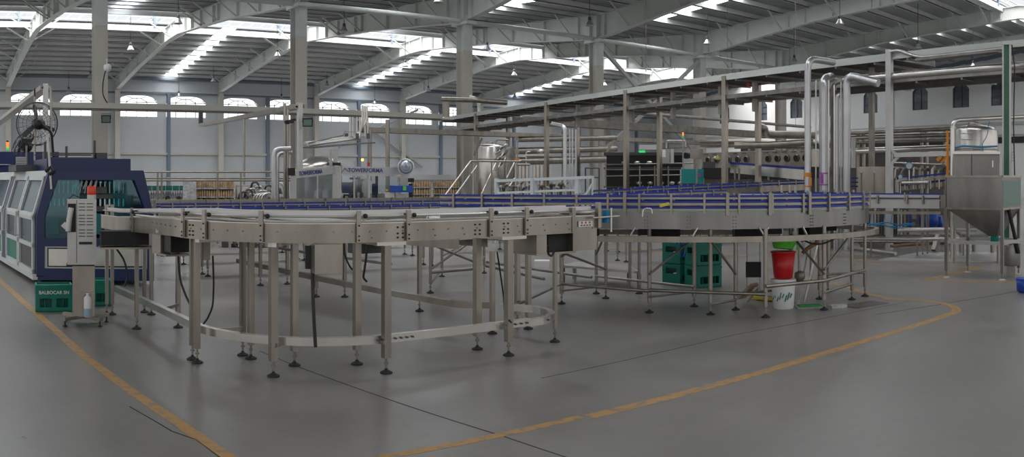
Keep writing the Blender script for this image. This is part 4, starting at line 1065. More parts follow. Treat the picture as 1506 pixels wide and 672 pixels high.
# ================================================================ pipe racks overhead
CU, SU = 233.4, -48.9                         # surveyed line of the skew rack: CU*X + SU*Y = 1325*2.55
def rk(x, off=0.0):                           # point on the rack line (shifted off metres to the far side) at column x
    t = th(x); n = hyp(CU, SU); d = (1325 * 2.55 + off * n) / (CU * sin(t) + SU * cos(t)); return Vector((d * sin(t), d * cos(t), 0))
nv = Vector((CU, SU, 0)).normalized(); dv = Vector((SU, -CU, 0)).normalized()   # across, and along towards the viewer's side
R0 = rk(645); R1 = rk(1530)
def deck(root, z, w, zh, edge='steel_b', slung=True, R0=R0, R1=R1):
    m = MB(); m.bar(R0 + Vector((0, 0, z - zh / 2)), R1 + Vector((0, 0, z - zh / 2)), .03, zh); m.build('edge_channel', edge, root)
    a = nv * w; m = MB(); m.bar(R0 + a + Vector((0, 0, z - zh / 2)), R1 + a + Vector((0, 0, z - zh / 2)), .03, zh); m.build('edge_channel', 'steel_d', root)
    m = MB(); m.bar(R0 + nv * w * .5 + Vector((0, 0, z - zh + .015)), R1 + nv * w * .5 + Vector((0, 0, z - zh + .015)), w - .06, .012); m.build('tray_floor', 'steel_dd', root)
    m = MB(); L = (R1 - R0).length; s = .4
    while s < L: c = R0 + dv * s + Vector((0, 0, z - zh - .02)); m.bar(c, c + nv * w, .05, .05); s += 1.1
    m.each('rung', 'steel_d', root)
    for i, (o, r, zz) in enumerate(((.18, .045, -.06), (.42, .06, -.075), (.72, .04, -.055))):
        if o < w and slung: MB().tube(R0 + nv * o + Vector((0, 0, z - zh + zz)), R1 + nv * o + Vector((0, 0, z - zh + zz)), r, 8).build('slung_pipe', 'steel_d', root)
root = thing('pipe_rack', 'long two-level steel pipe rack on posts, running overhead across the conveyors to the right', 'pipe rack', (16, 14, 0))
deck(root, 4.00, 1.45, .15, 'beam', False, R0, rk(1312)); deck(root, 4.00, .30, .13, 'beam', False, rk(1312), R1); deck(root, 3.49, 1.2, .10, 'steel_n', False)
for x in (700, 804, 921, 1066): p = rk(x); MB().box((p.x - .06, p.y - .06, 0), (p.x + .06, p.y + .06, 3.95)).build('rack_post', 'steel', root)
for x in (747, 849, 970, 1115): p = rk(x, 1.4); MB().box((p.x - .06, p.y - .06, 0), (p.x + .06, p.y + .06, 3.9)).build('rack_post', 'steel', root)
p = rk(1282, .6); MB().box((p.x - .05, p.y - .05, 0), (p.x + .05, p.y + .05, 3.85)).build('rack_post', 'steel_d', root)
for x in (850, 930, 990, 1060, 1110):
    p = rk(x, .55); MB().box((p.x - .07, p.y - .035, 3.08), (p.x + .07, p.y + .035, 3.80)).build('hanger', 'cream', root)
m = MB().tube(rk(1242) + Vector((0, 0, 3.52)), R1 + Vector((0, 0, 3.52)), .075, 12); m.build('highlight_pipe', 'steel_b', root)  # bright tube added as the highlight along the rounded lower duct
MB().tube(rk(1242, .5) + Vector((0, 0, 3.44)), rk(1530, .5) + Vector((0, 0, 3.44)), .15, 14).build('large_pipe', 'steel_dd', root)
p = rk(1100, .5); MB().tube(p + Vector((0, 0, 3.78)), p + Vector((.5, .1, 3.78)), .06, 10).build('red_valve', 'red', root)
p = rk(1308, -.05); MB().box((p.x - .06, p.y - .06, 0), (p.x + .06, p.y + .06, zd(73, p.length))).build('end_post', 'alu', root)
m = MB()
for s_ in (0, .22): m.pipe([pt(1308, 76, 18.3 + s_), pt(1322, 74, 18.2 + s_), pt(1352, 85, 17.9 + s_), pt(1478, 71, 16.4 + s_)], .035, 7, .4)
m.each('top_conduit', 'steel_b', root)
MB().bar(pt(1352, 88.5, 18.0), pt(1472, 75, 16.6), .25, .05).build('top_channel', 'steel_n', root)
q = hz(1316, 18.3); m = MB(); m.bar((q.x, q.y, zd(228, 18.3)), pt(1402, 226, 17.9), .08, .09); m.build('cross_channel', 'alu', root)
m = MB(); m.bar(pt(1306, 245, 18.3), pt(1324, 228, 18.3), .06, .06); m.bar(pt(1306, 218, 18.3), pt(1320, 228, 18.3), .05, .05); m.each('gusset', 'alu', root)

pg = rk(1480, -.42)
root = thing('rack_end_post', 'green painted post with pale edges and black cables behind the hopper', 'post', (pg.x, pg.y, 0))
u = Vector((cos(th(1480)), -sin(th(1480)), 0)); v = Vector((sin(th(1480)), cos(th(1480)), 0)); zt_ = zd(66, pg.length)
def pbx(m, u0, u1, v0, v1, z0, z1):
    q = [pg + u * a + v * b for a, b in ((u0, v0), (u1, v0), (u1, v1), (u0, v1))]
    return m.mk().add([(k.x, k.y, z) for z in (z0, z1) for k in q], [(0, 3, 2, 1), (4, 5, 6, 7), (0, 1, 5, 4), (1, 2, 6, 5), (2, 3, 7, 6), (3, 0, 4, 7)])
pbx(MB(), -.045, .05, -.02, .06, 0, zt_).build('green_face', 'greenp', root)
m = pbx(MB(), -.075, -.045, -.04, .08, 0, zt_ + .03); pbx(m, .05, .09, -.04, .08, 0, zt_ + .03); pbx(m, -.08, .10, -.05, .10, zt_, zt_ + .06); m.build('edge_angle', 'alu', root)
MB().pipe([pg + u * .10 + Vector((0, 0, zt_)), pg + u * .15 + Vector((0, 0, zt_ - .4)), pg + u * .13 + Vector((0, 0, 2.4)), pg + u * .15 + Vector((0, 0, 1.5))], .012, 6).build('cable', 'cable', root)
m = MB()
for i in range(4): m.lathe(pg + u * .11 + Vector((0, 0, 1.75 + i * .05)), [(.02, 0), (.02, .03)], 8)
m.build('cable_clip_pattern', 'alu', root)

# long straight trays parallel to the long wall
def run(name, label, x0, x1, Y, z, w, h, m='steel', under='steel_dd', rungs=True, cat='cable tray'):
    a, b = onY(x0, Y), onY(x1, Y); root = thing(name, label, cat, ((a.x + b.x) / 2, Y, z))
    MB().box((a.x, Y - w / 2, z - h), (b.x, Y - w / 2 + .02, z)).build('side_channel', m, root)
    MB().box((a.x, Y + w / 2 - .02, z - h), (b.x, Y + w / 2, z)).build('side_channel', m, root)
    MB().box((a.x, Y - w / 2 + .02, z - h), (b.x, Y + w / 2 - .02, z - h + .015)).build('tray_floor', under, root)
    return root
r = run('cable_tray', 'long cream-grey cable tray crossing in front of the columns from the far left', -30, 645, 30.7, 4.05, .6, .19, 'cream')
a = onY(-30, 30.7); MB().box((a.x, 30.38, 3.78), (20.8, 30.48, 3.84)).build('lower_lip', 'steel_dd', r)
r = run('cable_tray', 'lower steel cable tray running level behind the pipe rack posts', 531, 1190, 27.3, 3.20, .5, .17)
for X in (onY(540, 27.3).x, onY(700, 27.3).x, onY(880, 27.3).x, onY(1100, 27.3).x): MB().box((X, 27.2, 0), (X + .1, 27.3, 3.04)).build('post', 'steel', r)
r = run('cable_tray', 'thick steel duct tray seen between the two rack levels', 762, 1130, 28.2, 3.92, .6, .32, 'steel_d')
for X in (onY(826, 28.2).x, onY(980, 28.2).x): MB().box((X, 28.1, 0), (X + .1, 28.2, 3.6)).build('post', 'steel_d', r)
def pipe_thing(label, pts, rad, m='silverpipe', name='pipe', round_=.15, n=12, group=None):
    o = MB().pipe(pts, rad, n, round_).build(name, m); tag(o, label, 'pipe', group); return o
pq = pipe_thing('thin grey pipe sloping level across the gable wall windows below the rack', [onY(927, 24.5, 4.0), onY(1192, 24.5, 4.0)], .07, 'steel_d')
pipe_thing('fat clad pipe running right behind the riser pipes at window sill height', [pt(1110, 187, 25), pt(1123, 188, 25), pt(1125, 198, 25.6), pt(1200, 199, 25.6)], .12, 'steel_d', round_=.3)
pipe_thing('pipe with an elbow lying over the oval-windowed pasteuriser', [pt(1080, 214, 21), pt(1130, 213, 21), pt(1196, 209, 21)], .08, 'steel')
pipe_thing('elbowed clad duct standing on the near end of the lower rack tray', [pt(656, 150, 33), pt(656, 172, 33)], .13, 'steel')
pipe_thing('steel pipe running back from the duct elbow at the rack corner', [pt(650, 146, 34.6), pt(697, 147, 34), pt(745, 151, 34.6)], .10, 'steel')
pipe_thing('pipe elbow rising beside the first rack post', [pt(705, 170, 35), pt(704, 147, 35), pt(692, 142, 35.4)], .07, 'steel_b', round_=.3)
for xx in (950, 1070, 1170): c = onY(xx, 24.5, 4.05); MB().tube(c, (c.x, c.y, roof_z(c.y) - .3), .012, 6).build('hanger', 'steel_d', pq)
# cluster of vertical riser pipes
def riser(label, x, w, ytop, d, top=(), m='silverpipe'):
    b = hz(x, d, 0); pts = [(b.x, b.y, 0), (b.x, b.y, zd(ytop, d))] + [tuple(pt(*t)) for t in top]
    return pipe_thing(label, pts, w * d / F / 2, m, 'riser_pipe', .22, 14)
RZ = [riser('tallest clad riser pipe bending over the rack, with an orange band', 1188, 10, 86, 18.30, [(1226, 92, 18.9)]),
      riser('broad clad riser pipe with a purple band', 1212, 15, 117, 18.50, [(1222, 114, 18.9)]),
      riser('narrow riser pipe between the broad pipe and the elbow pipe', 1224, 6, 122, 18.7, [(1250, 118, 18.7)], 'steel_d'),
      riser('medium riser pipe topped by a fat elbow', 1231, 9, 141, 18.55, [(1243, 139, 18.6)]),
      riser('clad riser pipe furthest right in the cluster, bending right under the rack', 1245, 12, 110, 18.30, [(1292, 122, 17.9)])]
for x, c, i, d, w in ((1188, 'orange', 0, 18.30, 11), (1212, 'purple', 1, 18.50, 16)):
    for (y0, y1) in ((254, 260), (273, 275)) if c == 'orange' else ((254, 255.5), (271, 272.5)):
        b = hz(x, d)
        o = MB().tube((b.x, b.y, zd(y1, d)), (b.x, b.y, zd(y0, d)), w * d / F / 2 * 1.03, 14).build('tape_band', c, RZ[i])
b = hz(1209, 20.00); d_ = 19.98
m = MB(); facing(m, 1206.5, 256, 1210.5, 270, 18.34, .012); m.build('tape_arrow', 'purple', RZ[1])
m = MB(); facing(m, 1191, 261, 1194, 273, 18.18, .012); m.build('tape_label', 'orange', RZ[0])
for x, y0, d in ((1200, 118, 18.5), (1219, 118, 18.3), (1237, 120, 18.4), (1227, 125, 18.2)):
    riser('thin steel conduit inside the riser cluster, column at %s' % {1200: 'its left', 1219: 'its middle', 1237: 'its right', 1227: 'the fat elbow'}[x], x, 2.4, y0, d, (), 'steel_b')
pipe_thing('short clad vertical vessel pipe just right of the riser cluster', [pt(1255, 247, 20.2), pt(1255, 203, 20.2)], .055, 'alu')
for k in range(3): pipe_thing('stub pipe of a row of three beside the riser cluster, %s' % ('nearest the rack post', 'middle of the row', 'closest to the risers')[k], [(*hz(1150 + (0, 12, 20)[k], 19.5)[:2], 0), pt(1150 + (0, 12, 20)[k], 272, 19.5)], .03, 'alu')
# ================================================================ pendant lamps
def lamp_proto():
    r = thing('pendant_lamp', '', 'lamp', (0, 0, 0))
    MB().lathe((0, 0, 0), [(.055, .20), (.075, .17), (.10, .12), (.155, .03), (.175, 0), (.168, 0), (.148, .03), (.09, .12), (.02, .17)], 18).build('lamp_shade', 'lampshade', r)
    MB().lathe((0, 0, .20), [(.05, 0), (.06, .02), (.06, .10), (.035, .13), (.012, .15)], 12).build('ballast', 'dgrey', r)
    MB().tube((0, 0, .35), (0, 0, 1.35), .012, 6).build('cord', 'cable', r)
    return r
proto = lamp_proto(); first = True
LAMPS = [(262, 32, 'over the second rafter at the bright roof monitor'), (192, 71, 'just right of the column with the dome camera'), (133, 111, 'just left of the column with the dome camera'),
         (101, 133, 'low over the wall behind the tilted cable tray'), (314, 117, 'beside the wall end of the third rafter'), (263, 139, 'low over the windows between second and third rafters'),
         (408, 80, 'just left of the floodlit column'), (414, 143, 'low over the windows left of the floodlit column'), (481, 124, 'just right of the floodlit column near the wall'),
         (506, 44, 'dark, high under the rafter right of the floodlit column'), (551, 150, 'smallest, over the windows behind the filler'), (596, 95, 'in front of the broad skylight strip'),
         (630, 131, 'left of the column by the steel stairs'), (645, 1, 'cut by the top edge of the picture'), (716, 70, 'just right of the column by the steel stairs'),
         (756, 108, 'under the bright rafter over the tank'), (757, 141, 'lowest over the far end of the rack'), (867, 35, 'in front of the column behind the railing'),
         (889, 123, 'tiny, beside the column behind the railing'), (1040, 62, 'on a slanting cord beside the fifth column head'), (1168, 88, 'dark one above the pipe rack left of the risers'),
         (1235, 33, 'large one high above the riser pipes'), (1350, 68, 'above the rack between aluminium and green posts'), (1431, 96, 'hanging close to the green post')]
for x, y, w in LAMPS:
    v = PY0 - y; t = th(x); q_ = GN[0] * sin(t) + GN[1] * cos(t); lim = min(62.6 / cos(t), (GP - 1.5) / q_ if q_ > .1 else 99); d = min(9214 / v, lim)
    p = hz(x, d, zd(y + 3, d)); o = proto if first else copy_tree(proto); first = False
    o.location = p; o.scale = (1.23, 1.23, 1.23); o['label'] = 'bell-shaped metal pendant lamp ' + w; o['group'] = 'pendant lamps under the roof'
    for ch in o.children:
        if ch.name.startswith('cord'): L = max(.2, (roof_z(p.y) - p.z - .25) / 1.23 - .35); ch.scale = (1, 1, L); ch.location = (0, 0, .35 - .35 * L)

# ================================================================ machines and goods in the middle distance
def bottles_layer(x0, x1, y0, y1, d, t, rows=2):     # one shrink-wrapped layer: a front of upright bottles
    m = MB(); n = int((x1 - x0) / 3.4); z0, z1 = zd(y1, d), zd(y0, d); h = z1 - z0; r = (x1 - x0) * d / F / n / 2
    for i in range(n):
        x = x0 + (x1 - x0) * (i + .5) / n
        for j in range(rows):
            c = hz(x, d + r + j * 2 * r, z0); m.lathe(c, [(r * .9, 0), (r * .95, h * .62), (r * .4, h * .82), (r * .35, h * .97)], 7)
    return m
def pallet(label, x0, x1, ytop, d, layers, depth=1.0, cols=('amber', 'card'), wrapx=None, film=True):
    c = hz((x0 + x1) / 2, d + depth / 2); root = thing('wrapped_pallet', label, 'pallet of bottles', (c.x, c.y, 0)); W = (x1 - x0) * d / F; a = -th((x0 + x1) / 2)
    m = MB(); m.ob((c.x, c.y, .10), (W, depth, .03), a); m.ob((c.x, c.y, 0), (W, depth, .02), a)
    for s in (-1, 0, 1): k = c + Vector((cos(a), sin(a), 0)) * s * (W / 2 - .06); m.ob((k.x, k.y, .02), (.10, depth, .08), a)
    m.build('pallet', 'wood', root)
    zt_ = zd(ytop, d); hh = (zt_ - .13) / layers
    for i in range(layers):
        z1 = zt_ - i * hh; y0 = PY0 - (z1 - EYE) * F / d; y1 = PY0 - (z1 - hh * .9 - EYE) * F / d
        xs = x0 if wrapx is None else wrapx
        bottles_layer(xs, x1, y0, y1, d + .02, 1, 1 if i > 1 else 2).build('bottle_layer', cols[0], root)
        b = MB(); f0 = hz((x0 + x1) / 2, d + depth / 2 + .12, z1 - hh * .9); b.ob(f0, (W * .98, depth * .8, hh * .8), a); b.build('packed_layer', cols[1], root)
        b = MB(); b.ob((c.x, c.y, z1 - hh), (W, depth, .03), a); b.build('layer_board', 'bottle', root)
    if wrapx is not None: b = MB(); facing(b, x0, ytop - .5, wrapx, 0, d - .03, depth, .13); b.build('film_wrap', 'wrap', root)
    elif film: pass
    return root
pallet('stretch-wrapped pallet of amber bottle packs behind the crossing conveyor', 269, 345, 264.5, 21.5, 6, 1.1, wrapx=289)
pallet('brown bottle pallet left of the steel stairs, nearest the blue box', 604, 634, 266, 27, 6, 1.0)
pallet('brown bottle pallet directly behind the lower stair rails', 637, 676, 266, 27.5, 6, 1.0)
# row of crates on bottle stacks, far left
for i in range(6):
    x0 = 214 + i * 10; c = hz(x0 + 4.5, 33); crate((c.x, c.y, zd(280, 33)), -th(x0), 'green crate in the far row on stacked bottles behind the blue machine', 'green crates in the far row', w=.235, d=.3, h=.17)
m = MB()
c0_, c1_ = hz(209, 33.2), hz(274, 33.2)
root = thing('bottle_stack', 'long grey stack of shrink-wrapped bottles carrying the row of green crates', 'stack of bottles', (*hz(240, 33.4)[:2], 0))
for k in range(3):
    z0 = zd(280, 33) - .30 * (k + 1); bottles_layer(210, 274, PY0 - (z0 + .28 - EYE) * F / 33, PY0 - (z0 - EYE) * F / 33, 33, 1, 2).build('bottle_layer', 'bottle', root)
    m = MB(); m.bar((c0_.x, c0_.y, z0 + .285), (c1_.x, c1_.y, z0 + .285), .9, .02); m.build('layer_board', 'alu', root)
m = MB(); z0 = zd(280, 33) - .93; m.bar((c0_.x, c0_.y, z0 / 2), (c1_.x, c1_.y, z0 / 2), .9, z0); m.build('base_layer', 'bottle', root)
# two workers sitting low behind the conveyors
def person(x, d, ytop, shirt, label, turn=0.0):
    p = hz(x, d, 0); root = thing('person', label, 'person', (p.x, p.y, 0)); z = zd(ytop, d); H_ = z                      # head top height (crouching)
    f = Vector((sin(turn), -cos(turn), 0)); sd_ = Vector((cos(turn), sin(turn), 0)); b = Vector((p.x, p.y, 0))
    J = dict(pel=b + Vector((0, 0, .20)), bel=b + f * .06 + Vector((0, 0, H_ - .52)), che=b + f * .12 + Vector((0, 0, H_ - .38)), nek=b + f * .14 + Vector((0, 0, H_ - .25)), hd=b + f * .17 + Vector((0, 0, H_ - .15)), top=b + f * .17 + Vector((0, 0, H_ - .04)))
    V = [J['pel'], J['bel'], J['che'], J['nek'], J['hd'], J['top']]; Rr = [.15, .13, .15, .055, .09, .07]; E_ = [(0, 1), (1, 2), (2, 3), (3, 4), (4, 5)]
    for s in (-1, 1):
        i = len(V); V += [J['che'] + sd_ * s * .18 + Vector((0, 0, .06)), J['che'] + sd_ * s * .25 + f * .10 - Vector((0, 0, .20)), J['che'] + sd_ * s * .14 + f * .34 - Vector((0, 0, .24)), J['che'] + sd_ * s * .12 + f * .42 - Vector((0, 0, .26))]
        Rr += [.06, .045, .035, .03]; E_ += [(2, i), (i, i + 1), (i + 1, i + 2), (i + 2, i + 3)]
        i = len(V); V += [b + sd_ * s * .12 + Vector((0, 0, .18)), b + sd_ * s * .16 + f * .36 + Vector((0, 0, .40)), b + sd_ * s * .15 + f * .28 + Vector((0, 0, .07)), b + sd_ * s * .15 + f * .42 + Vector((0, 0, .04))]
        Rr += [.09, .065, .045, .04]; E_ += [(0, i), (i, i + 1), (i + 1, i + 2), (i + 2, i + 3)]
    me = bpy.data.meshes.new('body'); me.from_pydata([tuple(v - root.location) for v in V], E_, []); o = bpy.data.objects.new('body', me); COL.objects.link(o); o.parent = root
    sk = o.modifiers.new('skin', 'SKIN')
    for i, r_ in enumerate(Rr): me.skin_vertices[0].data[i].radius = (r_, r_)
    me.skin_vertices[0].data[0].use_root = True
    sub = o.modifiers.new('sub', 'SUBSURF'); sub.levels = 2; sub.render_levels = 2
    me.materials.append(M[shirt])
    c = J['hd'] + Vector((0, 0, .03)); MB().lathe(c - f * .015, [(.085, -.02), (.10, .03), (.085, .085), (.04, .115), (.01, .12)], 12).build('hair', 'hair', root)
    m = MB(); m.lathe(J['hd'] + f * .035 - Vector((0, 0, .085)), [(.03, 0), (.065, .03), (.075, .08), (.065, .13)], 12); m.lathe(J['hd'] + f * .10, [(.012, -.02), (.016, 0), (.006, .03)], 6); m.build('face', 'skin', root)
    return root
person(242.5, 33 - 1.6, 287.5, 'shirt_g', 'dark-haired person in a green shirt crouching beside the far green crates', .4)
person(263, 30.3, 288, 'shirt_b', 'dark-haired person in a dark blue shirt crouching just beside the wrapped pallet', -.3)
# railing and pipes before the long wall, left
def rail_fence(label, x0, x1, d, rows, posts, m='steel', r=.02, name='railing'):
    a, b = hz(x0, d), hz(x1, d); root = thing(name, label, 'railing', ((a.x + b.x) / 2, (a.y + b.y) / 2, 0))
    for y in rows: z = zd(y, d); MB().tube((a.x, a.y, z), (b.x, b.y, z), r, 8).build('rail', m, root)
    for x in posts:
        t = (x - x0) / (x1 - x0); p = a.lerp(b, t); MB().tube((p.x, p.y, 0), (p.x, p.y, zd(rows[0], d)), r * 1.1, 8).build('post', m, root)
    return root
rail_fence('thin steel pipe railing crossing the view behind the wrapped pallet', 190, 430, 20, (253, 262, 265.5), (232, 238, 320, 354, 420))
pipe_thing('silver clad pipe forming an elbow left of the filler', [(*hz(403, 19)[:2], .9), pt(403, 219, 19), pt(428, 218.5, 19)], .055, 'silverpipe')
pipe_thing('second silver pipe with elbow beside the filler frame', [(*hz(408, 19.6)[:2], .9), pt(408, 225, 19.6), pt(430, 224, 19.6)], .04, 'silverpipe')

# small washing station full of bent pipes
root = thing('washing_station', 'low cluttered machine of bent shiny pipes between the wrapped pallet and the filler', 'machine', (*hz(380, 22)[:2], 0))
m = MB(); facing(m, 346, 272, 420, 0, 22.3, 1.0, .0); m.build('body', 'alu', root)
m = MB(); facing(m, 348, 275, 366, 290, 22.2, .05); facing(m, 398, 273, 418, 290, 22.2, .05); m.each('panel', 'white', root)
rr = random.Random(3)
for i in range(16):
    x = 350 + rr.random() * 62; y = 270 + rr.random() * 18; MB().pipe([pt(x, y + 9, 22 + .05 * i / 4), pt(x + 2, y - 2, 22), pt(x + 10, y - 3, 22), pt(x + 13, y + 7, 22.0)], .018 + .012 * rr.random(), 7, .08).build('pipe', ('steel_b', 'steel', 'dgrey')[i % 3], root)
for i in range(4): MB().pipe([pt(372 + i * 4, 298, 21.7 - i * .04), pt(374 + i * 4, 287, 21.7 - i * .04), pt(388 + i * 3, 283, 21.7), pt(398, 290, 21.7)], .022, 8, .25).build('curved_guide', 'steel_b', root)
MB().ob(pt(403, 284, 21.9), (.05, .05, .05)).build('red_button', 'red', root)

# ---------------------------------------------------------------- filler
root = thing('filling_machine', 'large bottle filler behind glass guards with a domed top and blue lettering on its beam', 'machine', (*hz(510, 22)[:2], 0))
m = MB(); facing(m, 489, 244, 502, 0, 20.6, .18, 0.0); m.build('corner_post', 'alu', root)
m = MB(); facing(m, 489, 239, 501, 243.5, 20.55, .22); m.build('post_cap', 'black', root)
m = MB(); facing(m, 427, 257, 436, 0, 19.2, .15, 0); m.build('corner_post', 'alu', root)
m = MB(); facing(m, 423, 247, 434, 258, 19.15, .12); m.build('post_cap', 'black', root)
m = MB(); facing(m, 484.5, 220, 488.5, 252, 20.9, .06); facing(m, 490, 219, 497, 241, 20.9, .12); m.each('upright', 'alu', root)
m = MB(); a, b = pt(428, 257, 19.25), pt(491, 250, 20.6); m.bar(a, b, .05, .17); o = m.build('side_beam', 'alu', root)
dr = (b - a).normalized(); n_ = Vector((dr.y, -dr.x, 0)).normalized(); c = a.lerp(b, .42) + n_ * .032; text_mb('TOWERFORMA', .13, c, dr, bold=True).build('lettering', 'ink', o)
m = MB(); a, b = pt(502, 250.5, 20.8), pt(589, 251, 21.6); m.bar(a, b, .06, .17); o = m.build('front_beam', 'alu', root)
dr = (b - a).normalized(); n_ = Vector((dr.y, -dr.x, 0)).normalized(); c = a.lerp(b, .34) + n_ * .036; text_mb('TOWERFORMA', .135, c + dr * .08, dr, bold=True).build('lettering', 'ink', o)
m = MB(); k = a.lerp(b, .07) + n_ * .034; m.bar(k - Vector((0, 0, .05)) - dr * .12, k + Vector((0, 0, .05)) - dr * .04, .012, .012); m.bar(k + Vector((0, 0, .05)) - dr * .04, k - Vector((0, 0, .03)) + dr * .06, .012, .012); m.build('logo', 'ink', o)
m = MB(); a, b = pt(502, 257, 20.8), pt(589, 258, 21.6); m.bar(a, b, .04, .04); m.build('guard_rail', 'steel_b', root)
for x in (521, 543): m = MB(); facing(m, x - 1.3, 256, x + 1.3, 0, 21.1, .04, 0); m.build('mullion', 'alu', root)
for x in (447, 467): m = MB(); facing(m, x - 1, 258, x + 1, 0, 20.0, .04, 0); m.build('mullion', 'alu', root)
m = MB(); a, b = pt(430, 262, 19.4), pt(489, 258, 20.6); m.add([a, b, (b.x, b.y, .3), (a.x, a.y, .3)], [(0, 1, 2, 3)]); m.build('guard_glass', 'film', root)
m = MB(); a, b = pt(502, 258, 21.0), pt(589, 259, 21.7); m.add([a, b, (b.x, b.y, .3), (a.x, a.y, .3)], [(0, 1, 2, 3)]); m.build('guard_glass', 'clear', root)
c = hz(470, 22.2); m = MB(); z = zd(247, 22.2)
m.lathe((c.x, c.y, z), [(.56, -.55), (.56, -.03), (.57, 0), (.55, .07), (.46, .17), (.30, .25), (.12, .29), (.02, .295)], 30); m.build('dome', 'steel_b', root)
m = MB(); m.lathe((c.x, c.y, z - .05), [(.60, -.04), (.60, .03)], 30); m.build('dome_rim', 'cream', root)
m = MB(); m.lathe((c.x, c.y, .2), [(.5, 0), (.5, .75)], 24); m.build('carousel', 'steel', root)
for i in range(12):
    t = 2 * pi * i / 12; m = MB().tube((c.x + .5 * cos(t), c.y + .5 * sin(t), .95), (c.x + .5 * cos(t), c.y + .5 * sin(t), z - .5), .03, 6); m.build('filling_valve', 'steel_b', root)
c = hz(533, 22.6); m = MB().lathe((c.x, c.y, .5), [(.42, 0), (.42, .5), (.30, .55), (.30, .82), (.2, .9), (.05, .93)], 22); m.build('capper_turret', 'steel_d', root)
m = MB(); facing(m, 503, 268, 522, 284, 21.9, .25); m.build('control_panel', 'dgrey', root)
q = pt(509, 275.5, 21.85); text_mb('AC', .14, q, (cos(th(509)), -sin(th(509)), 0), bold=True).build('panel_lettering', 'bluem', root)
for (x0, y0, x1, y1, mt) in ((526, 264, 532, 294, 'dgrey'), (535, 262, 541, 290, 'steel_b'), (552, 258, 556, 296, 'black'), (547, 270, 552, 296, 'dark'), (505, 286, 520, 297, 'dark'), (514, 261, 530, 264, 'black')):
    m = MB(); facing(m, x0, y0, x1, y1, 22.0, .2); m.build('inner_column', mt, root)
for i in range(14):
    x = 503 + i * 6; m = MB(); m.tube(pt(x, 297, 21.8), pt(x + rr.uniform(-1, 1), 284 + rr.uniform(-3, 5), 21.8), .02 + .02 * rr.random(), 7); m.build('valve', ('steel_b', 'alu', 'dgrey')[i % 3], root)
m = MB(); facing(m, 521, 237, 524, 247, 22, .1); m.build('mast', 'alu', root)
q = pt(533, 235, 22); m = MB().lathe(q, [(.025, -.03), (.03, 0), (.02, .03)], 10); m.build('amber_lamp', 'amberl', root)
m = MB(); facing(m, 540, 239, 544, 244, 22, .05); m.build('red_sign', 'inkr', root)
m = MB(); facing(m, 589, 254, 600, 275, 21.7, .2); m.build('end_pillar', 'alu', root)
m = MB(); facing(m, 574, 273, 606, 283, 21.0, .25, rz=-th(590) + .12); m.build('blue_box', 'bluem', root)
m = MB(); facing(m, 592.5, 273.5, 597.5, 280, 20.95, .02); m.build('green_sticker', 'lime', root)
for i, (x0, y0, x1, y1, mt) in enumerate(((566, 283, 580, 297, 'steel_b'), (584, 284, 604, 297, 'alu'), (600, 262, 609, 268, 'black'), (601, 270, 607, 297, 'black'), (556, 285, 566, 297, 'steel'))):
    m = MB(); facing(m, x0, y0, x1, y1, 21.5, .2); m.build('outfeed_block', mt, root)
m = MB(); m.lathe(pt(569, 281, 21.4), [(.03, 0), (.03, .04)], 8); m.build('yellow_knob', 'yellow', root)
tc = hz(597, 21.3, zd(245, 21.3)); f = fan(tc, .185, Vector((-.5, -.85, -.05)), 'round fan wrapped in clear film at the end of the filler beam', 3, .4, ('white', 'bluec'))
for ch in f.children:
    if ch.name.startswith('blades'): ch.data.materials[0] = M['bluec']
a_ = Vector((-.5, -.85, -.05)).normalized(); MB().lathe(tc, [(.06, -.10), (.18, -.05), (.19, 0), (.18, .05), (.06, .10)], 18, axis=a_).build('film_cover', 'film', f)
# service pipe rack that climbs to the upper tray over the filler
root = thing('service_rack', 'small pipe bridge with bent pipes above the filler dome', 'pipe rack', (*hz(500, 22)[:2], 2.2))
a, b = pt(454, 217, 20.2), pt(543, 210, 23.0)
m = MB(); m.bar(a, b, .35, .03); m.build('tray', 'steel_dd', root)
for i in range(3): o = Vector((0, 0, .05 + .03 * i)); MB().pipe([a + o + Vector((0, .1 * i, 0)), b + o + Vector((-.3, .1 * i, .05)), b + Vector((-.2 + .12 * i, .1 * i, .55)), b + Vector((-.2 + .12 * i, .1 * i, .95))], .028, 8, .15).build('bent_pipe', 'steel_b', root)
m = MB(); m.bar(a + Vector((0, 0, .1)), pt(505, 199, 21.5), .025); m.bar(pt(505, 199, 21.5), pt(508, 192, 21.5), .025); m.bar(pt(508, 194, 21.5), pt(522, 194, 21.5), .02); m.each('side_rail', 'steel', root)
m = MB(); m.tube(pt(545, 294, 24.6), pt(545, 190, 24.6), .035, 8); m.build('post', 'steel', root)
m = MB(); m.tube((*hz(570, 24.8)[:2], 0), pt(570, 176, 24.8), .06, 10); o = m.build('post', 'steel', root)
for x in (515, 519, 525, 529, 537, 541):
    m = MB(); m.tube(pt(x, 172, 24.8), pt(x, 200, 24.8), .022, 8); m.build('drop_pipe', 'steel_b', root)
for i in range(5): m = MB(); facing(m, 507 + i * 8, 196 + (i % 2) * 4, 512 + i * 8, 203 + (i % 3), 22.6, .1); m.build('valve_block', ('dgrey', 'steel')[i % 2], root)
root = thing('electrical_enclosure', 'long white insulated panel enclosure behind the brown pallets', 'cabinet', (*hz(640, 40)[:2], 0))
m = MB(); facing(m, 604, 257, 661, 0, 40, 2.5, 0.0); facing(m, 661, 255, 680, 0, 41, 2.5, 0); m.each('body', 'white', root)
m = MB(); facing(m, 602, 264.5, 680, 267, 39.8, .1); m.build('shelf_edge', 'steel', root)

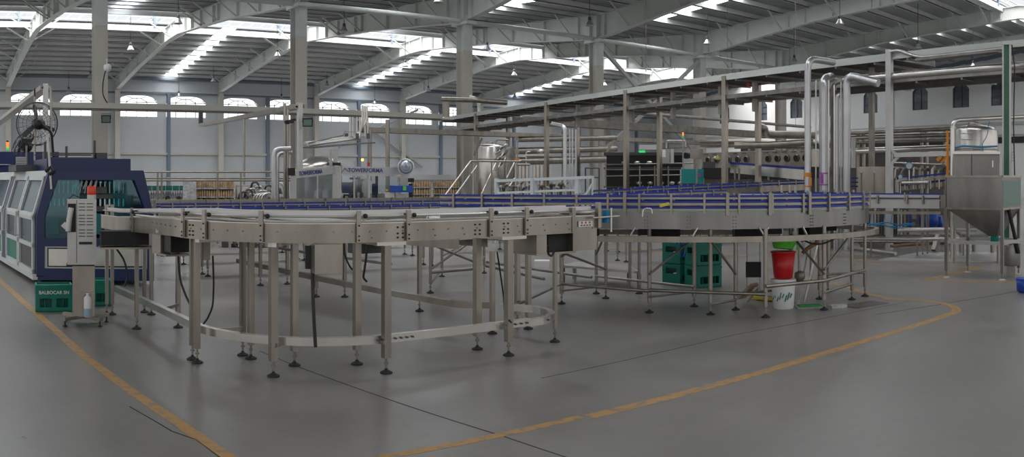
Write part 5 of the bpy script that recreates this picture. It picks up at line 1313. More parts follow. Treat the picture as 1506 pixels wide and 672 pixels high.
# ---------------------------------------------------------------- steel stairs, tank, heat exchanger
root = thing('steel_stairs', 'steel stairs with tubular handrails leading to a small platform beside the tank', 'stairs', (*hz(680, 21.5)[:2], 0))
for (x0, y0, x1, y1, d0, d1) in ((648, 296, 692, 237, 20.5, 21.5), (663, 296, 702, 243, 21.2, 22.2), (706, 290, 729, 240, 21.5, 22.3), (745, 262, 757, 238, 22, 22.4), (738, 292, 757, 262, 21.5, 22)):
    MB().tube(pt(x0, y0, d0), pt(x1, y1, d1), .022, 8).build('handrail', 'steel_b', root)
MB().tube(pt(692, 237, 21.6), pt(766, 237.5, 22.2), .022, 8).build('handrail', 'steel', root)
MB().bar(pt(697, 229, 22), pt(709, 203, 22), .06, .05).build('dark_brace', 'steel_dd', root)
m = MB(); facing(m, 688, 288, 703, 291, 21.6, .6); facing(m, 726, 278, 760, 280, 22, .6); m.each('platform', 'steel_d', root)
for i in range(6):
    t = i / 6; c = pt(652 + 42 * t, 305 - 20 * t, 21.0 + t); MB().ob(c, (.25, .7, .03), -.6).build('tread', 'steel_d', root)
for x in (692, 703, 723, 731, 760): MB().tube((*hz(x, 21.9)[:2], 0), pt(x, 238, 21.9), .02, 8).build('post', 'steel', root)
def tank(label, x0, x1, y0, d, name='storage_tank', m_='steel_b'):
    c = hz((x0 + x1) / 2, d); r = (x1 - x0) * d / F / 2; z = zd(y0, d); root = thing(name, label, 'tank', (c.x, c.y, 0))
    MB().lathe((c.x, c.y, .35), [(r * .3, -.1), (r * .8, 0), (r, .08), (r, z - .35 - r * .28), (r * .92, z - .35 - r * .12), (r * .6, z - .35 - .02), (r * .12, z - .33)], 28).build('shell', m_, root)
    MB().lathe((c.x - r * .2, c.y, z - .03), [(r * .25, 0), (r * .28, .03), (r * .28, .07), (r * .1, .10)], 16).build('manhole', 'steel', root)
    for i in range(3): t = 2 * pi * i / 3 + .5; MB().tube((c.x + r * .8 * cos(t), c.y + r * .8 * sin(t), 0), (c.x + r * .8 * cos(t), c.y + r * .8 * sin(t), .45), .04, 8).build('leg', 'steel', root)
    for zz in (.9, z - .5): MB().lathe((c.x, c.y, zz), [(r * 1.004, 0), (r * 1.012, .01), (r * 1.012, .04), (r * 1.004, .05)], 28).build('weld_band', 'steel', root)
    return root, c, r
t1, c, r = tank('tall shiny round-topped tank behind the steel stairs', 703, 745, 211, 27)
for i in range(9): x = 727 + (i % 3) * 4 + rr.random() * 2; MB().pipe([pt(x, 250 - i * 4, 26.4), pt(x + 6, 246 - i * 4, 26.3), pt(x + 9, 236 - i * 3, 26.4)], .03, 7, .1).build('pipework', ('steel_b', 'dgrey')[i % 2], t1)
tank('second darker tank half hidden behind the tall shiny one', 738, 757, 215, 28.5, m_='steel_d')
MB().pipe([pt(729, 216, 26.8), pt(729, 205, 26.8), pt(748, 206, 26.8)], .03, 8, .1).build('vent_pipe', 'steel', t1)
root = thing('heat_exchanger', 'rack of bright vertical steel tubes between the tank and the rack post', 'machine', (*hz(780, 26)[:2], 0))
for i, x in enumerate((760, 765, 770, 775.5, 786, 791, 797)): m = MB().tube((*hz(x, 26)[:2], .2), pt(x, 240 if i < 4 else 243, 26), .055, 10); m.build('tube', 'steel_b', root)
for (y, x0, x1) in ((236, 758, 800), (242, 758, 780), (229, 774, 800)): MB().tube(pt(x0, y, 25.9), pt(x1, y, 25.9), .03, 8).build('manifold', 'steel', root)
MB().lathe(pt(795, 226, 26), [(.05, 0), (.12, .04), (.12, .1), (.04, .14)], 12).build('vent_hat', 'steel_b', root)
MB().pipe([pt(761, 238, 26), pt(761, 207, 26)], .02, 7).build('mast', 'steel', root); MB().pipe([pt(774, 240, 26), pt(774, 223, 26), pt(780, 223, 26)], .02, 7, .08).build('bent_tube', 'steel_b', root)
MB().ob(pt(761, 236, 25.9), (.08, .08, .08)).build('orange_valve', 'orange', root)
m = MB(); facing(m, 757, 262, 802, 0, 26.2, .6, 0.0); m.build('skid', 'steel_d', root)
for x in (831, 838, 842, 847): pipe_thing('vertical clad pipe behind the white railing, %s' % {831: 'fat one bending left at the top', 838: 'thin one beside the fat one', 842: 'middle thin one', 847: 'outermost thin one'}[x], [(*hz(x, 22.8)[:2], 0), pt(x, 186 if x == 831 else 190, 22.8)] + ([pt(812, 182, 23.2)] if x == 831 else []), .055 if x == 831 else .022, 'silverpipe')
for i, (y0, y1) in enumerate(((222, 219), (237, 234), (205, 203))): pipe_thing('long level pipe before the white gable wall, %s of three' % ('middle', 'lowest', 'topmost')[i], [pt(760, y0, 31.5), pt(905, y1 + 0, 36)], (.12, .14, .10)[i], 'steel')
# white safety railing
def wb(m, x0, y0, x1, y1, d0=19.5, d1=19.5, w=.06): m.bar(pt(x0, y0, d0), pt(x1, y1, d1), w, w)
root = thing('safety_railing', 'pale painted safety railing of square tube with a diagonal brace', 'railing', (*hz(800, 19)[:2], 0))
m = MB(); wb(m, 729, 266, 873, 260.5, 20.0, 18.8); wb(m, 729, 284, 850, 279, 20.0, 19.0, .05); m.each('rail', 'whitep', root)
m = MB()
for x, d, w in ((730, 20, .07), (784, 19.5, .09), (788, 19.5, .05), (850, 19, .10), (873, 18.8, .06)): p = hz(x, d); m.box((p.x - w / 2, p.y - w / 2, 0), (p.x + w / 2, p.y + w / 2, zd(262, d)))
m.each('post', 'whitep', root)
m = MB(); wb(m, 858, 292, 872, 270, 18.9, 18.8, .05); wb(m, 793, 284, 801, 292, 19.4, 19.4, .04); m.each('brace', 'whitep', root)
root = thing('valve_manifold', 'dense row of small pipes and valves seen through the pale railing', 'machine', (*hz(790, 22)[:2], 0))
m = MB(); facing(m, 733, 288, 850, 0, 20.95, .5, 0.0); m.build('skid', 'steel_dd', root)
for i in range(34):
    x = 734 + i * 3.5; y = 270 + rr.random() * 8; MB().pipe([pt(x, 288, 20.9), pt(x, y, 20.9), pt(x + 4, y + rr.uniform(-3, 2), 20.8)], .016 + .02 * rr.random(), 6, .05).build('valve', ('steel_b', 'steel', 'dgrey', 'alu')[i % 4], root)
rail_fence('thin dark handrail with posts left of the black conveyor machine', 860, 880, 23, (247, 261), (861, 881), 'dgrey')
# ---------------------------------------------------------------- black accumulation machine
root = thing('bottle_washer', 'long black-sided machine with chrome knobs and catwalk rails under the green exit sign', 'machine', (*hz(945, 27)[:2], 0))
m = MB(); facing(m, 892, 228, 1004, 246, 29.2, 2.0); facing(m, 892, 250, 1000, 274, 29.2, 2.0); m.each('black_housing', 'black', root)
m = MB(); facing(m, 888, 224, 1004, 228.5, 29.1, 2.2); facing(m, 888, 246, 1002, 249, 28.7, .8); facing(m, 888, 274, 1000, 276, 29.0, 1.0); m.each('deck_edge', 'dgrey', root)
m = MB(); facing(m, 892, 276, 1000, 0, 29.4, 1.6, 0.0); m.build('base', 'steel_dd', root)
for x in (937, 955, 918): MB().lathe(pt(x, 240, 28.9), [(.05, -.03), (.10, 0), (.09, .05), (.03, .07)], 12).build('knob', 'steel_b', root)
for x in (940, 956, 972, 988, 1000, 922): MB().lathe(pt(x, 270, 28.8), [(.05, -.03), (.09, 0), (.09, .05), (.03, .07)], 12).build('knob', 'steel_b', root)
for x in (891, 941, 963, 983): MB().tube(pt(x, 276, 28.4), pt(x, 244, 28.4), .025, 8).build('rail_post', 'steel', root)
for y0, y1 in ((259, 257), (242, 240)): MB().tube(pt(889, y0, 28.4), pt(1020, y1, 28.6), .02, 8).build('handrail', 'steel', root)
m = MB(); m.bar(pt(892, 224, 29.2), pt(903, 206, 29.2), .07); m.bar(pt(903, 206, 29.2), pt(922, 224, 29.2), .07); m.bar(pt(913, 207, 29.2), pt(918, 222, 29.2), .06); m.each('lifting_frame', 'steel', root)
m = MB(); facing(m, 940, 221, 949, 224.5, 29.0, .03); m.build('exit_sign', 'greenl', root)
m = MB(); facing(m, 943.6, 221.8, 945.4, 223.8, 25.76, .01); m.build('exit_symbol', 'inkw', root)
m = MB(); facing(m, 940, 213, 966, 220, 29, .2); m.build('white_duct', 'white', root)
m = MB(); facing(m, 972, 219, 985, 240, 27.8, .3); o = m.build('switch_box', 'alu', root); m = MB(); facing(m, 974, 220, 979, 231, 24.55, .01); m.build('paper_notice', 'paper', o)
m = MB(); facing(m, 986, 219, 991, 240, 27.8, .3); m.build('white_column', 'white', root)
m = MB(); m.lathe(pt(1010, 229, 28.7), [(.10, -.10), (.10, .10)], 14, axis=(1, .3, 0)); m.build('motor', 'black', root)
MB().pipe([pt(980, 218, 28.0), pt(980, 207, 28.0), pt(1008, 207, 28.0), pt(1008, 216, 28.0)], .03, 8, .08).build('bent_pipe', 'alu', root)
m = MB(); facing(m, 1015, 219, 1034, 233, 28.7, .5); m.build('steel_hood', 'steel', root)
root = thing('teal_cabinet', 'bright teal cabinet below the black machine', 'cabinet', (*hz(1019, 23.5)[:2], 0))
m = MB(); facing(m, 1002, 248.5, 1035, 270, 23.5, .6); m.build('body', 'teal', root)
m = MB(); facing(m, 1003, 270, 1034, 0, 23.6, .5, 0.0); m.build('plinth', 'steel_dd', root)
m = MB(); facing(m, 1023.5, 240, 1026, 270, 23.3, .05); m.build('edge_strip', 'steel_d', root); m = MB(); facing(m, 1028, 255, 1031, 260, 23.45, .02); m.build('purple_sticker', 'purple', root)
p = hz(1004.5, 24.3, zd(199, 24.3)); stack_light((p.x, p.y, zd(203, 24.3)), .04, 'small red and green signal light on a pole over the black machine')
tag(MB().tube((p.x, p.y, 0), (p.x, p.y, zd(203, 24.3)), .02, 8).build('signal_pole', 'steel'), 'thin pole carrying the small red and green signal light', 'pole')
# ---------------------------------------------------------------- pasteuriser with oval windows
root = thing('tunnel_pasteuriser', 'long steel tunnel machine with a row of dark oval windows', 'machine', (*hz(1125, 25)[:2], 0))
a, b = hz(1030, 27.5), hz(1192, 24.2); ux = (b - a).normalized(); L = (b - a).length; nx_ = Vector((ux.y, -ux.x, 0)); rz = atan2(ux.y, ux.x)
mid_ = (a + b) / 2 - nx_ * .8
def tz(y): return zd(y, 25.5)
MB().ob((mid_.x, mid_.y, tz(246)), (L, 1.5, tz(222) - tz(246)), rz).build('tunnel_body', 'steel', root)
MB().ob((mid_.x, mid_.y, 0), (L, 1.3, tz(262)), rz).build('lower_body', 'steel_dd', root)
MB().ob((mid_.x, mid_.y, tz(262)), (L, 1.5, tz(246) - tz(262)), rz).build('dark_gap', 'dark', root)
for i, x in enumerate((1041, 1055, 1074, 1088, 1101, 1119, 1133, 1146, 1159, 1172, 1184)):
    t = (x - 1030) / 162; c = a.lerp(b, t); c = Vector((c.x, c.y, tz(233.5))) + nx_ * (-.04)
    m = MB(); pts = []
    m.lathe(c, [(.105, -.01), (.105, .02), (.085, .03)], 16, axis=nx_); o = m.build('window_rim', 'steel_d', root)
    m = MB(); m.lathe(c + nx_ * .025, [(.08, 0), (.08, .012)], 16, axis=nx_); m.build('window_glass', 'dark', o)
    MB().ob(c + nx_ * .0 + Vector((0, 0, .16)) - ux * .1, (.16, .03, .02), rz).build('lid_handle', 'dgrey', root)
for (y0, y1, mt, w) in ((238, 246, 'bluer', .06), (240, 249.5, 'steel_b', .26)):
    p, q = pt(1075, y0, 24.6 if mt == 'bluer' else 24.7), pt(1183, y1, 22.6); MB().bar(p - Vector((0, 0, w / 2)), q - Vector((0, 0, w / 2)), .05, w).build('sloping_guide', mt, root)
for x in (1081, 1087, 1130, 1158): MB().tube(pt(x, 265, 24.0), pt(x, 247, 24.0), .03, 8).build('support_post', 'steel', root)
for i in range(6): MB().tube(pt(1150 + i * 8, 222, 24.9), pt(1150 + i * 8, 206 + (i % 3) * 3, 24.9), .03, 8).build('top_pipe', 'steel', root)
m = MB(); facing(m, 1034, 238, 1052, 247, 24.5, .3); m.build('gear_motor', 'dgrey', root); MB().lathe(pt(1053, 232, 24.6), [(.06, -.05), (.09, 0), (.05, .06)], 12).build('chrome_ball', 'steel_b', root); MB().lathe(pt(1056, 234, 24.5), [(.05, -.02), (.07, 0), (.05, .04)], 12).build('yellow_cap', 'yellow', root)
pipe_thing('twin-line pipe running above the pasteuriser windows, upper', [pt(1030, 208, 25.5), pt(1196, 210, 24.3)], .05, 'steel')
pipe_thing('twin-line pipe running above the pasteuriser windows, lower', [pt(1030, 214.5, 25.5), pt(1196, 216.5, 24.3)], .035, 'steel_d')
# ================================================================ right background
root = thing('pipe_gallery', 'tangle of level pipes and posts under the gable wall behind the aluminium post', 'pipe rack', (*hz(1330, 22)[:2], 0))
for (y0, y1, x0, x1, r, mt) in ((196, 189, 1245, 1405, .05, 'steel'), (203, 198, 1245, 1405, .05, 'steel'), (210, 206, 1250, 1404, .04, 'steel_d'), (223, 217, 1246, 1402, .065, 'steel_b'), (240, 243, 1315, 1392, .03, 'steel'), (247, 252, 1315, 1396, .03, 'steel_d')):
    MB().tube(pt(x0, y0, 21), pt(x1, y1, 20), r, 10).build('level_pipe', mt, root)
for x in (1262, 1270, 1356, 1363, 1390): MB().tube((*hz(x, 21.2)[:2], 0), pt(x, 192, 21.2), .05, 8).build('gallery_post', 'steel', root)
m = MB(); facing(m, 1250, 224, 1400, 262, 22.5, .8, 0.0); m.build('dark_machine_row', 'steel_dd', root)
for i in range(9):
    x = 1316 + i * 9; MB().pipe([pt(x, 262, 19.5), pt(x + 1, 246 + rr.random() * 8, 19.5), pt(x + 6, 243 + rr.random() * 6, 19.5)], .02 + .02 * rr.random(), 7, .06).build('branch_pipe', ('steel_b', 'steel', 'dgrey')[i % 3], root)
for (x0, y0, x1, y1) in ((1316, 263, 1392, 255), (1324, 272, 1390, 265)):
    p, q = pt(x0, y0, 19.2), pt(x1, y1, 19.2); o = MB().bar(p, q, .04, .035).build('blue_guide', 'bluer', root); MB().bar(p - Vector((0, 0, .08)), q - Vector((0, 0, .08)), .2, .09).build('guide_backing', 'steel', root)
for (x0, y0, x1, y1) in ((1262, 255, 1262, 262), (1246, 262, 1262, 262), (1246, 268, 1262, 268), (1246, 274, 1262, 274)):
    if x0 != x1: MB().bar(pt(x0, y0, 19), pt(x1, y1, 19), .02, .03).build('blue_guide', 'bluer', root)
for i in range(12): x = 1318 + i * 6.3; MB().tube(pt(x, 278, 19), pt(x, 262 + (i % 3) * 2, 19), .014, 6).build('rail_pin', ('steel_b', 'dgrey')[i % 2], root)
for x, y, r in ((1337, 244, .08), (1324, 260, .05)):
    p = pt(x, y, 18.8); g = thing('pressure_gauge', 'round pressure gauge with a bright blue rim, %s' % ('larger one' if r > .06 else 'smaller one lower down'), 'gauge', p); ax_ = (-sin(th(x)), -cos(th(x)), 0)
    MB().lathe(p, [(r, 0), (r * 1.05, .02), (r * .8, .03)], 18, axis=ax_).build('rim', 'bluec', g); MB().lathe(p + Vector(ax_) * .02, [(r * .78, 0), (r * .78, .014)], 18, axis=ax_).build('dial', 'paper', g)
    MB().tube(p - Vector((0, 0, .4)), p, .015, 8).build('stem', 'steel_b', g)
pipe_thing('white elbowed pipe beside the smaller gauge', [pt(1319, 283, 18.6), pt(1319, 268, 18.6), pt(1326, 264, 18.6), pt(1334, 264, 18.6)], .04, 'alu')
pipe_thing('pale level pipe above the straight conveyor', [pt(1326, 269, 18.4), pt(1366, 268, 18.4)], .035, 'steel_b')
root = thing('control_box', 'grey steel control box with two round bolts behind the straight conveyor', 'cabinet', (*hz(1283, 18.6)[:2], 0))
m = MB(); facing(m, 1262, 245, 1304, 0, 18.6, .4, .9); m.build('body', 'steel', root)
m = MB(); facing(m, 1265, 270, 1301, 0, 18.7, .2, 0.0); m.build('pedestal', 'steel_d', root)
for x in (1267, 1286): MB().tube(pt(x, 283, 18.5), pt(x, 254, 18.5), .012, 8).build('door_bar', 'steel_d', root); MB().lathe(pt(x, 254, 18.48), [(.025, 0), (.025, .02)], 10).build('bolt_head', 'steel_b', root)
# tank and box behind the hopper
t2, c, r = tank('squat shiny tank with manhole, blue hoses and pale side behind the hopper', 1402, 1468, 184, 17.5)
MB().pipe([pt(1405, 217, 16.9), pt(1415, 214.5, 16.8), pt(1445, 216, 16.8), pt(1467, 215, 16.8)], .018, 7, .1).build('blue_hose', 'bluec', t2)
MB().pipe([pt(1455, 178, 16.9), pt(1452, 200, 16.9), pt(1444, 212, 16.9), pt(1446, 222, 16.9)], .008, 6, .1).build('blue_hose', 'bluec', t2)
for x, y in ((1421, 205), (1421, 221), (1421, 196)): MB().tube(pt(x - 8, y, 16.7), pt(x + 9, y, 16.7), .012, 6).build('step_rail', 'steel_b', t2)
pipe_thing('bright pipe looping over the squat tank', [(*hz(1400.5, 16.25)[:2], 0), pt(1400.5, 177, 16.25), pt(1516, 171, 17.3)], .04, 'steel_b')
pipe_thing('rust-orange upright pipe beside the squat tank', [(*hz(1393.5, 16.9)[:2], 0), pt(1393.5, 192, 16.9)], .025, 'orange')
m = MB(); m.bar(pt(1384, 240, 17), pt(1392, 230, 17), .04); m.bar(pt(1378, 236, 17), pt(1384, 230, 17), .06); tag(m.build('yellow_valve_handle', 'orange'), 'yellow-orange lever handle near the rust-orange pipe', 'handle')
root = thing('steel_cabinet', 'brushed steel two-door cabinet directly above the back of the hopper', 'cabinet', (*hz(1436, 15)[:2], 0))
m = MB(); facing(m, 1402, 226, 1470, 0, 15.2, .5, .6); m.build('body', 'steel_n', root); m = MB(); facing(m, 1401, 222.5, 1471, 226.5, 15.1, .6); m.build('top_plate', 'steel_b', root)
m = MB(); facing(m, 1428.6, 227, 1429.4, 262, 15.18, .01); m.build('door_gap', 'dark', root); m = MB(); facing(m, 1459, 236, 1461, 246, 15.17, .02); m.build('handle', 'steel_b', root)
for x in (1404, 1468): MB().tube((*hz(x, 15.4)[:2], 0), (*hz(x, 15.4)[:2], .6), .03, 8).build('leg', 'steel', root)
# ---------------------------------------------------------------- hopper
root = thing('hopper', 'square stainless hopper with a funnel bottom on four legs, at the right', 'hopper', (12.35, 4.95, 0))
X0, X1, Ya, Yb = 12.0, 12.80, 4.52, 5.40; zt_, zb_ = 1.475, 1.01
m = MB()
t = .01
m.box((X0, Ya, zb_), (X0 + t, Yb, zt_)); m.box((X1 - t, Ya, zb_), (X1, Yb, zt_)); m.box((X0, Yb - t, zb_), (X1, Yb, zt_)); m.build('box_wall', 'steel_n', root)
MB().box((X0 + t, Ya, zb_), (X1 - t, Ya + t, zt_)).build('side_window', 'steel_d', root)
m = MB(); m.box((X0 + .02, Ya - .004, zb_ + .04), (X1 - .02, Ya, zt_ - .06)); m.build('green_film', mat('green_protective_film', (.12, .22, .19), .4), root)
m = MB()
for (a, b) in (((X0, Ya), (X1, Ya)), ((X1, Ya), (X1, Yb)), ((X1, Yb), (X0, Yb)), ((X0, Yb), (X0, Ya))):
    for z in (zt_, zb_): m.bar((a[0], a[1], z), (b[0], b[1], z), .03, .03)
m.each('rim_bar', 'steel', root)
cxh, cyh = 12.42, 4.80; rr_ = .07; zc = .60
m = MB(); T_ = [(X0, Ya, zb_), (X1, Ya, zb_), (X1, Yb, zb_), (X0, Yb, zb_)]; B_ = [(cxh - rr_, cyh - rr_, zc), (cxh + rr_, cyh - rr_, zc), (cxh + rr_, cyh + rr_, zc), (cxh - rr_, cyh + rr_, zc)]
m.add(T_ + B_, [(0, 1, 5, 4), (1, 2, 6, 5), (2, 3, 7, 6), (3, 0, 4, 7)]); m.build('funnel', 'steel_n', root)
MB().lathe((cxh, cyh, .50), [(.05, 0), (.06, .03), (.06, .10)], 12).build('outlet', 'teal', root)
for p in (at(1392, 408), at(1474, 412), Vector((12.78, 5.38, 0)), Vector((12.78, 4.55, 0))):
    lg = MB().box((p.x - .022, p.y - .022, .10), (p.x + .022, p.y + .022, zb_)).build('leg', 'steel_n', root); MB().tube((p.x, p.y, .01), (p.x, p.y, .11), .012, 8).build('levelling_bolt', 'steel_d', lg); MB().lathe((p.x, p.y, 0), [(.05, 0), (.05, .008), (.02, .02)], 12).build('foot', 'cream', lg)
m = MB()
for (a, b) in (((X0, Ya), (X1, Ya)), ((X0, Yb), (X1, Yb)), ((X0, Yb), (X0, Ya)), ((X1, Yb), (X1, Ya))): m.bar((a[0], a[1], .52), (b[0], b[1], .52), .03, .05)
m.bar((X0, Ya, .55), (X0 + .3, Ya - 1.0, .55), .04, .05); m.each('cross_bar', 'alu', root)
q = hz(1487, 13.3); MB().lathe((q.x, q.y, .16), [(.11, 0), (.12, .02), (.12, .30), (.10, .36), (.05, .38)], 16).build('screw_motor', 'steel_n', root); MB().ob((q.x, q.y, 0), (.2, .12, .16), .3).build('motor_base', 'steel_d', root)
q = hz(1498, 13.2); MB().tube((q.x, q.y, .35), (q.x - .15, q.y + .1, 1.0), .03, 8).build('dark_hose', 'cable', root)
q = at(1508, 430); c = (q.x + .03, q.y); g = thing('bin', 'blue plastic bin just at the right margin on the floor', 'bin', (c[0], c[1], 0)); MB().lathe((c[0], c[1], 0), [(.09, 0), (.12, .02), (.13, .17), (.12, .17), (.10, .03)], 16).build('body', 'bluem', g); MB().lathe((c[0], c[1], .165), [(.135, 0), (.135, .015), (.12, .015)], 16).build('rim', 'bluem', g)
# ---------------------------------------------------------------- low machinery and loose pipes behind the hopper
root = thing('pump_skid', 'low skid with bright blue pumps, hoses and steel valves behind the hopper legs', 'pump', (*hz(1340, 18)[:2], 0))
m = MB(); facing(m, 1262, 345, 1400, 0, 19.7, 1.0, 0.02); m.build('skid_frame', 'steel_d', root)
for x, w, y0 in ((1338, 5, 305),): MB().lathe((*hz(x, 18.9)[:2], zd(336, 18.9)), [(.04, 0), (.045, .30), (.02, .33)], 14).build('blue_filter', 'bluem', root)
p = pt(1366, 324, 18.9); MB().lathe(p, [(.10, -.20), (.17, -.15), (.18, .0), (.15, .16), (.08, .2)], 20, axis=(cos(th(1366)), -sin(th(1366)), .1)).build('blue_pump', 'bluem', root)
p = pt(1380, 326, 19.1); MB().lathe(p, [(.05, -.10), (.13, -.06), (.13, .08), (.05, .1)], 18, axis=(.2, -1, .1)).build('pump_volute', 'bluem', root)
p = pt(1358, 316, 18.9); MB().ob(p, (.16, .12, .10), .3).build('junction_box', 'bluem', root)
for i in range(15):
    x = 1268 + i * 4.8; MB().tube(pt(x, 345, 18.5), pt(x, 306 + rr.random() * 8, 18.5), .02 + .022 * rr.random(), 8).build('valve_stem', ('steel_b', 'steel', 'dgrey', 'alu')[i % 4], root)
for k, (y, am) in enumerate(((329, 2), (333, 3), (331, 2.5))):
    pts = [pt(1266 + i * 10, y + am * sin(i * 1.3 + k), 18.1) for i in range(9)]; MB().pipe(pts, .012, 6).build('blue_hose', 'bluec', root)
for x in (1282, 1302, 1313, 1400): MB().pipe([pt(x, 312, 18.2), pt(x - 3, 330, 18.2)], .009, 6).build('blue_hose', 'bluec', root)
for i in range(5): m = MB(); facing(m, 1264 + i * 18, 308 + i % 2 * 4, 1276 + i * 18, 322, 19.0, .12); m.build('valve_body', ('steel', 'steel_d')[i % 2], root)
for i, (x0, y0, x1, y1, z, r, mt, lb) in enumerate(((1320, 338, 1436, 337.5, .50, .045, 'steel_b', 'thick bright pipe on stands, highest behind the hopper legs'), (1252, 351, 1446, 351, .33, .032, 'steel_b', 'long bright pipe running level below the blue pumps'),
        (1255, 355, 1420, 356, .18, .025, 'steel_d', 'dull grey pipe under the long bright one'), (1250, 364, 1317, 373, .05, .035, 'steel_b', 'loose steel pipe lying at an angle on the floor beyond the curved conveyor'),
        (1310, 362, 1420, 354, .15, .03, 'brown', 'brownish rusty pipe lying behind the loose steel one'))):
    p, q = at(x0, y0, z), at(x1, y1, z); o = MB().tube(p, q, r, 10).build('pipe', mt); tag(o, lb, 'pipe')
    if i == 1:
        for t in (.15, .5, .85): c = p.lerp(q, t); MB().tube((c.x, c.y, 0), (c.x, c.y, z), .018, 8).build('stand', 'steel_d', o)
p, q = at(1292, 383.5), at(1472, 386); a_, b_ = at(1352, 372), at(1470, 372)
m = MB(); m.add([(p.x, p.y, .02), (q.x, q.y, .02), (b_.x, b_.y, .02), (a_.x, a_.y, .02), (p.x, p.y, 0), (q.x, q.y, 0), (b_.x, b_.y, 0), (a_.x, a_.y, 0)], [(0, 1, 2, 3), (7, 6, 5, 4), (0, 4, 5, 1), (1, 5, 6, 2), (2, 6, 7, 3), (3, 7, 4, 0)])
tag(m.build('floor_plate', 'alu'), 'pale flat metal sheets laid on the floor behind the hopper', 'floor plate')
q = at(1374, 372); m = MB(); m.bar((q.x, q.y, .03), (q.x + .2, q.y, .32), .08, .14); m.ob((q.x, q.y, 0), (.2, .15, .04)); tag(m.build('motor_bracket', 'steel_d'), 'small tilted metal bracket standing beside the straight conveyor legs', 'bracket')

# ================================================================ things under the curved conveyor
tc_ = th(1025); s_ = Vector((cos(tc_), -sin(tc_), 0)); f_ = Vector((sin(tc_), cos(tc_), 0))
for (xc, dd, an_, nm) in ((1026, 11.85, .63, 'right stack by the bare post'), (1000, 12.1, .95, 'left stack with the blue strap')):
    a_ = s_ * cos(an_) + f_ * sin(an_); e_ = f_ * cos(an_) - s_ * sin(an_); C_ = hz(xc, dd) + a_ * .20 + e_ * .15
    for row in range(2):
        crate((C_.x, C_.y, row * .292), atan2(a_.y, a_.x), 'green plastic crate under the curved conveyor, %s, %s' % ('upper' if row else 'lower', nm), 'green crates stacked under the curved conveyor', w=.40, d=.30, h=.288)
A_ = hz(984, 12.1); u = s_; W_ = .5
q = A_ + u * W_ * .12 + Vector((0, 0, .585)); o = MB().pipe([q + Vector((-.10, -.13, -.02)), q + Vector((-.08, -.16, .06)), q + Vector((-.02, -.18, -.04)), q + Vector((-.06, -.17, -.14)), q + Vector((0, -.17, -.20)), q + Vector((.05, -.17, -.12))], .012, 7, .04).build('strap', 'bluem'); tag(o, 'blue strap tangled over the corner of the green crates', 'strap')
# perforated bench behind the legs
root = thing('low_bench', 'low steel bench with a perforated top behind the conveyor legs', 'bench', (*at(880, 410)[:2], 0))
zb2 = .25; c = [at(828, 390, zb2), at(940, 399, zb2), at(925, 388, zb2), at(845, 384.5, zb2)]
m = MB(); m.add([(p.x, p.y, z) for z in (zb2 - .03, zb2) for p in c], [(0, 3, 2, 1), (4, 5, 6, 7), (0, 1, 5, 4), (1, 2, 6, 5), (2, 3, 7, 6), (3, 0, 4, 7)]); m.build('perforated_top', 'steel_b', root)
for p in c: MB().box((p.x - .02, p.y - .02, 0), (p.x + .02, p.y + .02, zb2 - .03)).build('leg', 'steel_d', root)
# white pail with a red and a lime bucket
B = at(1152, 455); Bx = hz(1152, 10.05)
g = thing('pail', 'white plastic pail with green print standing on the floor under the curve', 'bucket', (Bx.x, Bx.y, 0)); MB().lathe((Bx.x, Bx.y, 0), [(.112, 0), (.118, .01), (.135, .33), (.13, .33), (.11, .02)], 26).build('body', 'white', g)
MB().lathe((Bx.x, Bx.y, .29), [(.137, 0), (.143, .01), (.143, .035), (.137, .04)], 26).build('rim', 'white', g)
f_ = Vector((-sin(th(1150)), -cos(th(1150)), 0)); s_ = Vector((cos(th(1150)), -sin(th(1150)), 0))
m = MB()
for i in range(9):
    a = -1.0 + i * .25 - .35; q = Bx + f_ * .123 * cos(a) + s_ * .123 * sin(a); m.bar((q.x, q.y, .09 + .02 * (i % 3)), (q.x + s_.x * .02, q.y + s_.y * .02, .16 + .015 * ((i * 2) % 3)), .02, .012)
m.build('green_print', 'green', g)
g = thing('bucket', 'bright red plastic bucket standing in the white pail', 'bucket', (Bx.x, Bx.y, .34)); MB().lathe((Bx.x, Bx.y, .335), [(.09, 0), (.105, .01), (.135, .29), (.13, .29), (.10, .02)], 26).build('body', 'red', g)
MB().lathe((Bx.x, Bx.y, .615), [(.134, 0), (.145, .006), (.145, .02), (.134, .022)], 26).build('rim', 'red', g)
g = thing('basin', 'lime green basin tilted inside the red bucket', 'basin', (Bx.x, Bx.y, .662)); tl = Vector((.14, .02, 1)).normalized()
MB().lathe((Bx.x, Bx.y, .662), [(.11, 0), (.128, .06), (.14, .075), (.14, .09), (.125, .09), (.10, .01)], 26, axis=tl).build('body', 'lime', g)
MB().pipe([Bx + s_ * .135 + Vector((0, 0, .72)), Bx + s_ * .16 + Vector((0, 0, .70)), Bx + s_ * .15 + Vector((0, 0, .64))], .01, 6).build('handle', 'lime', g)
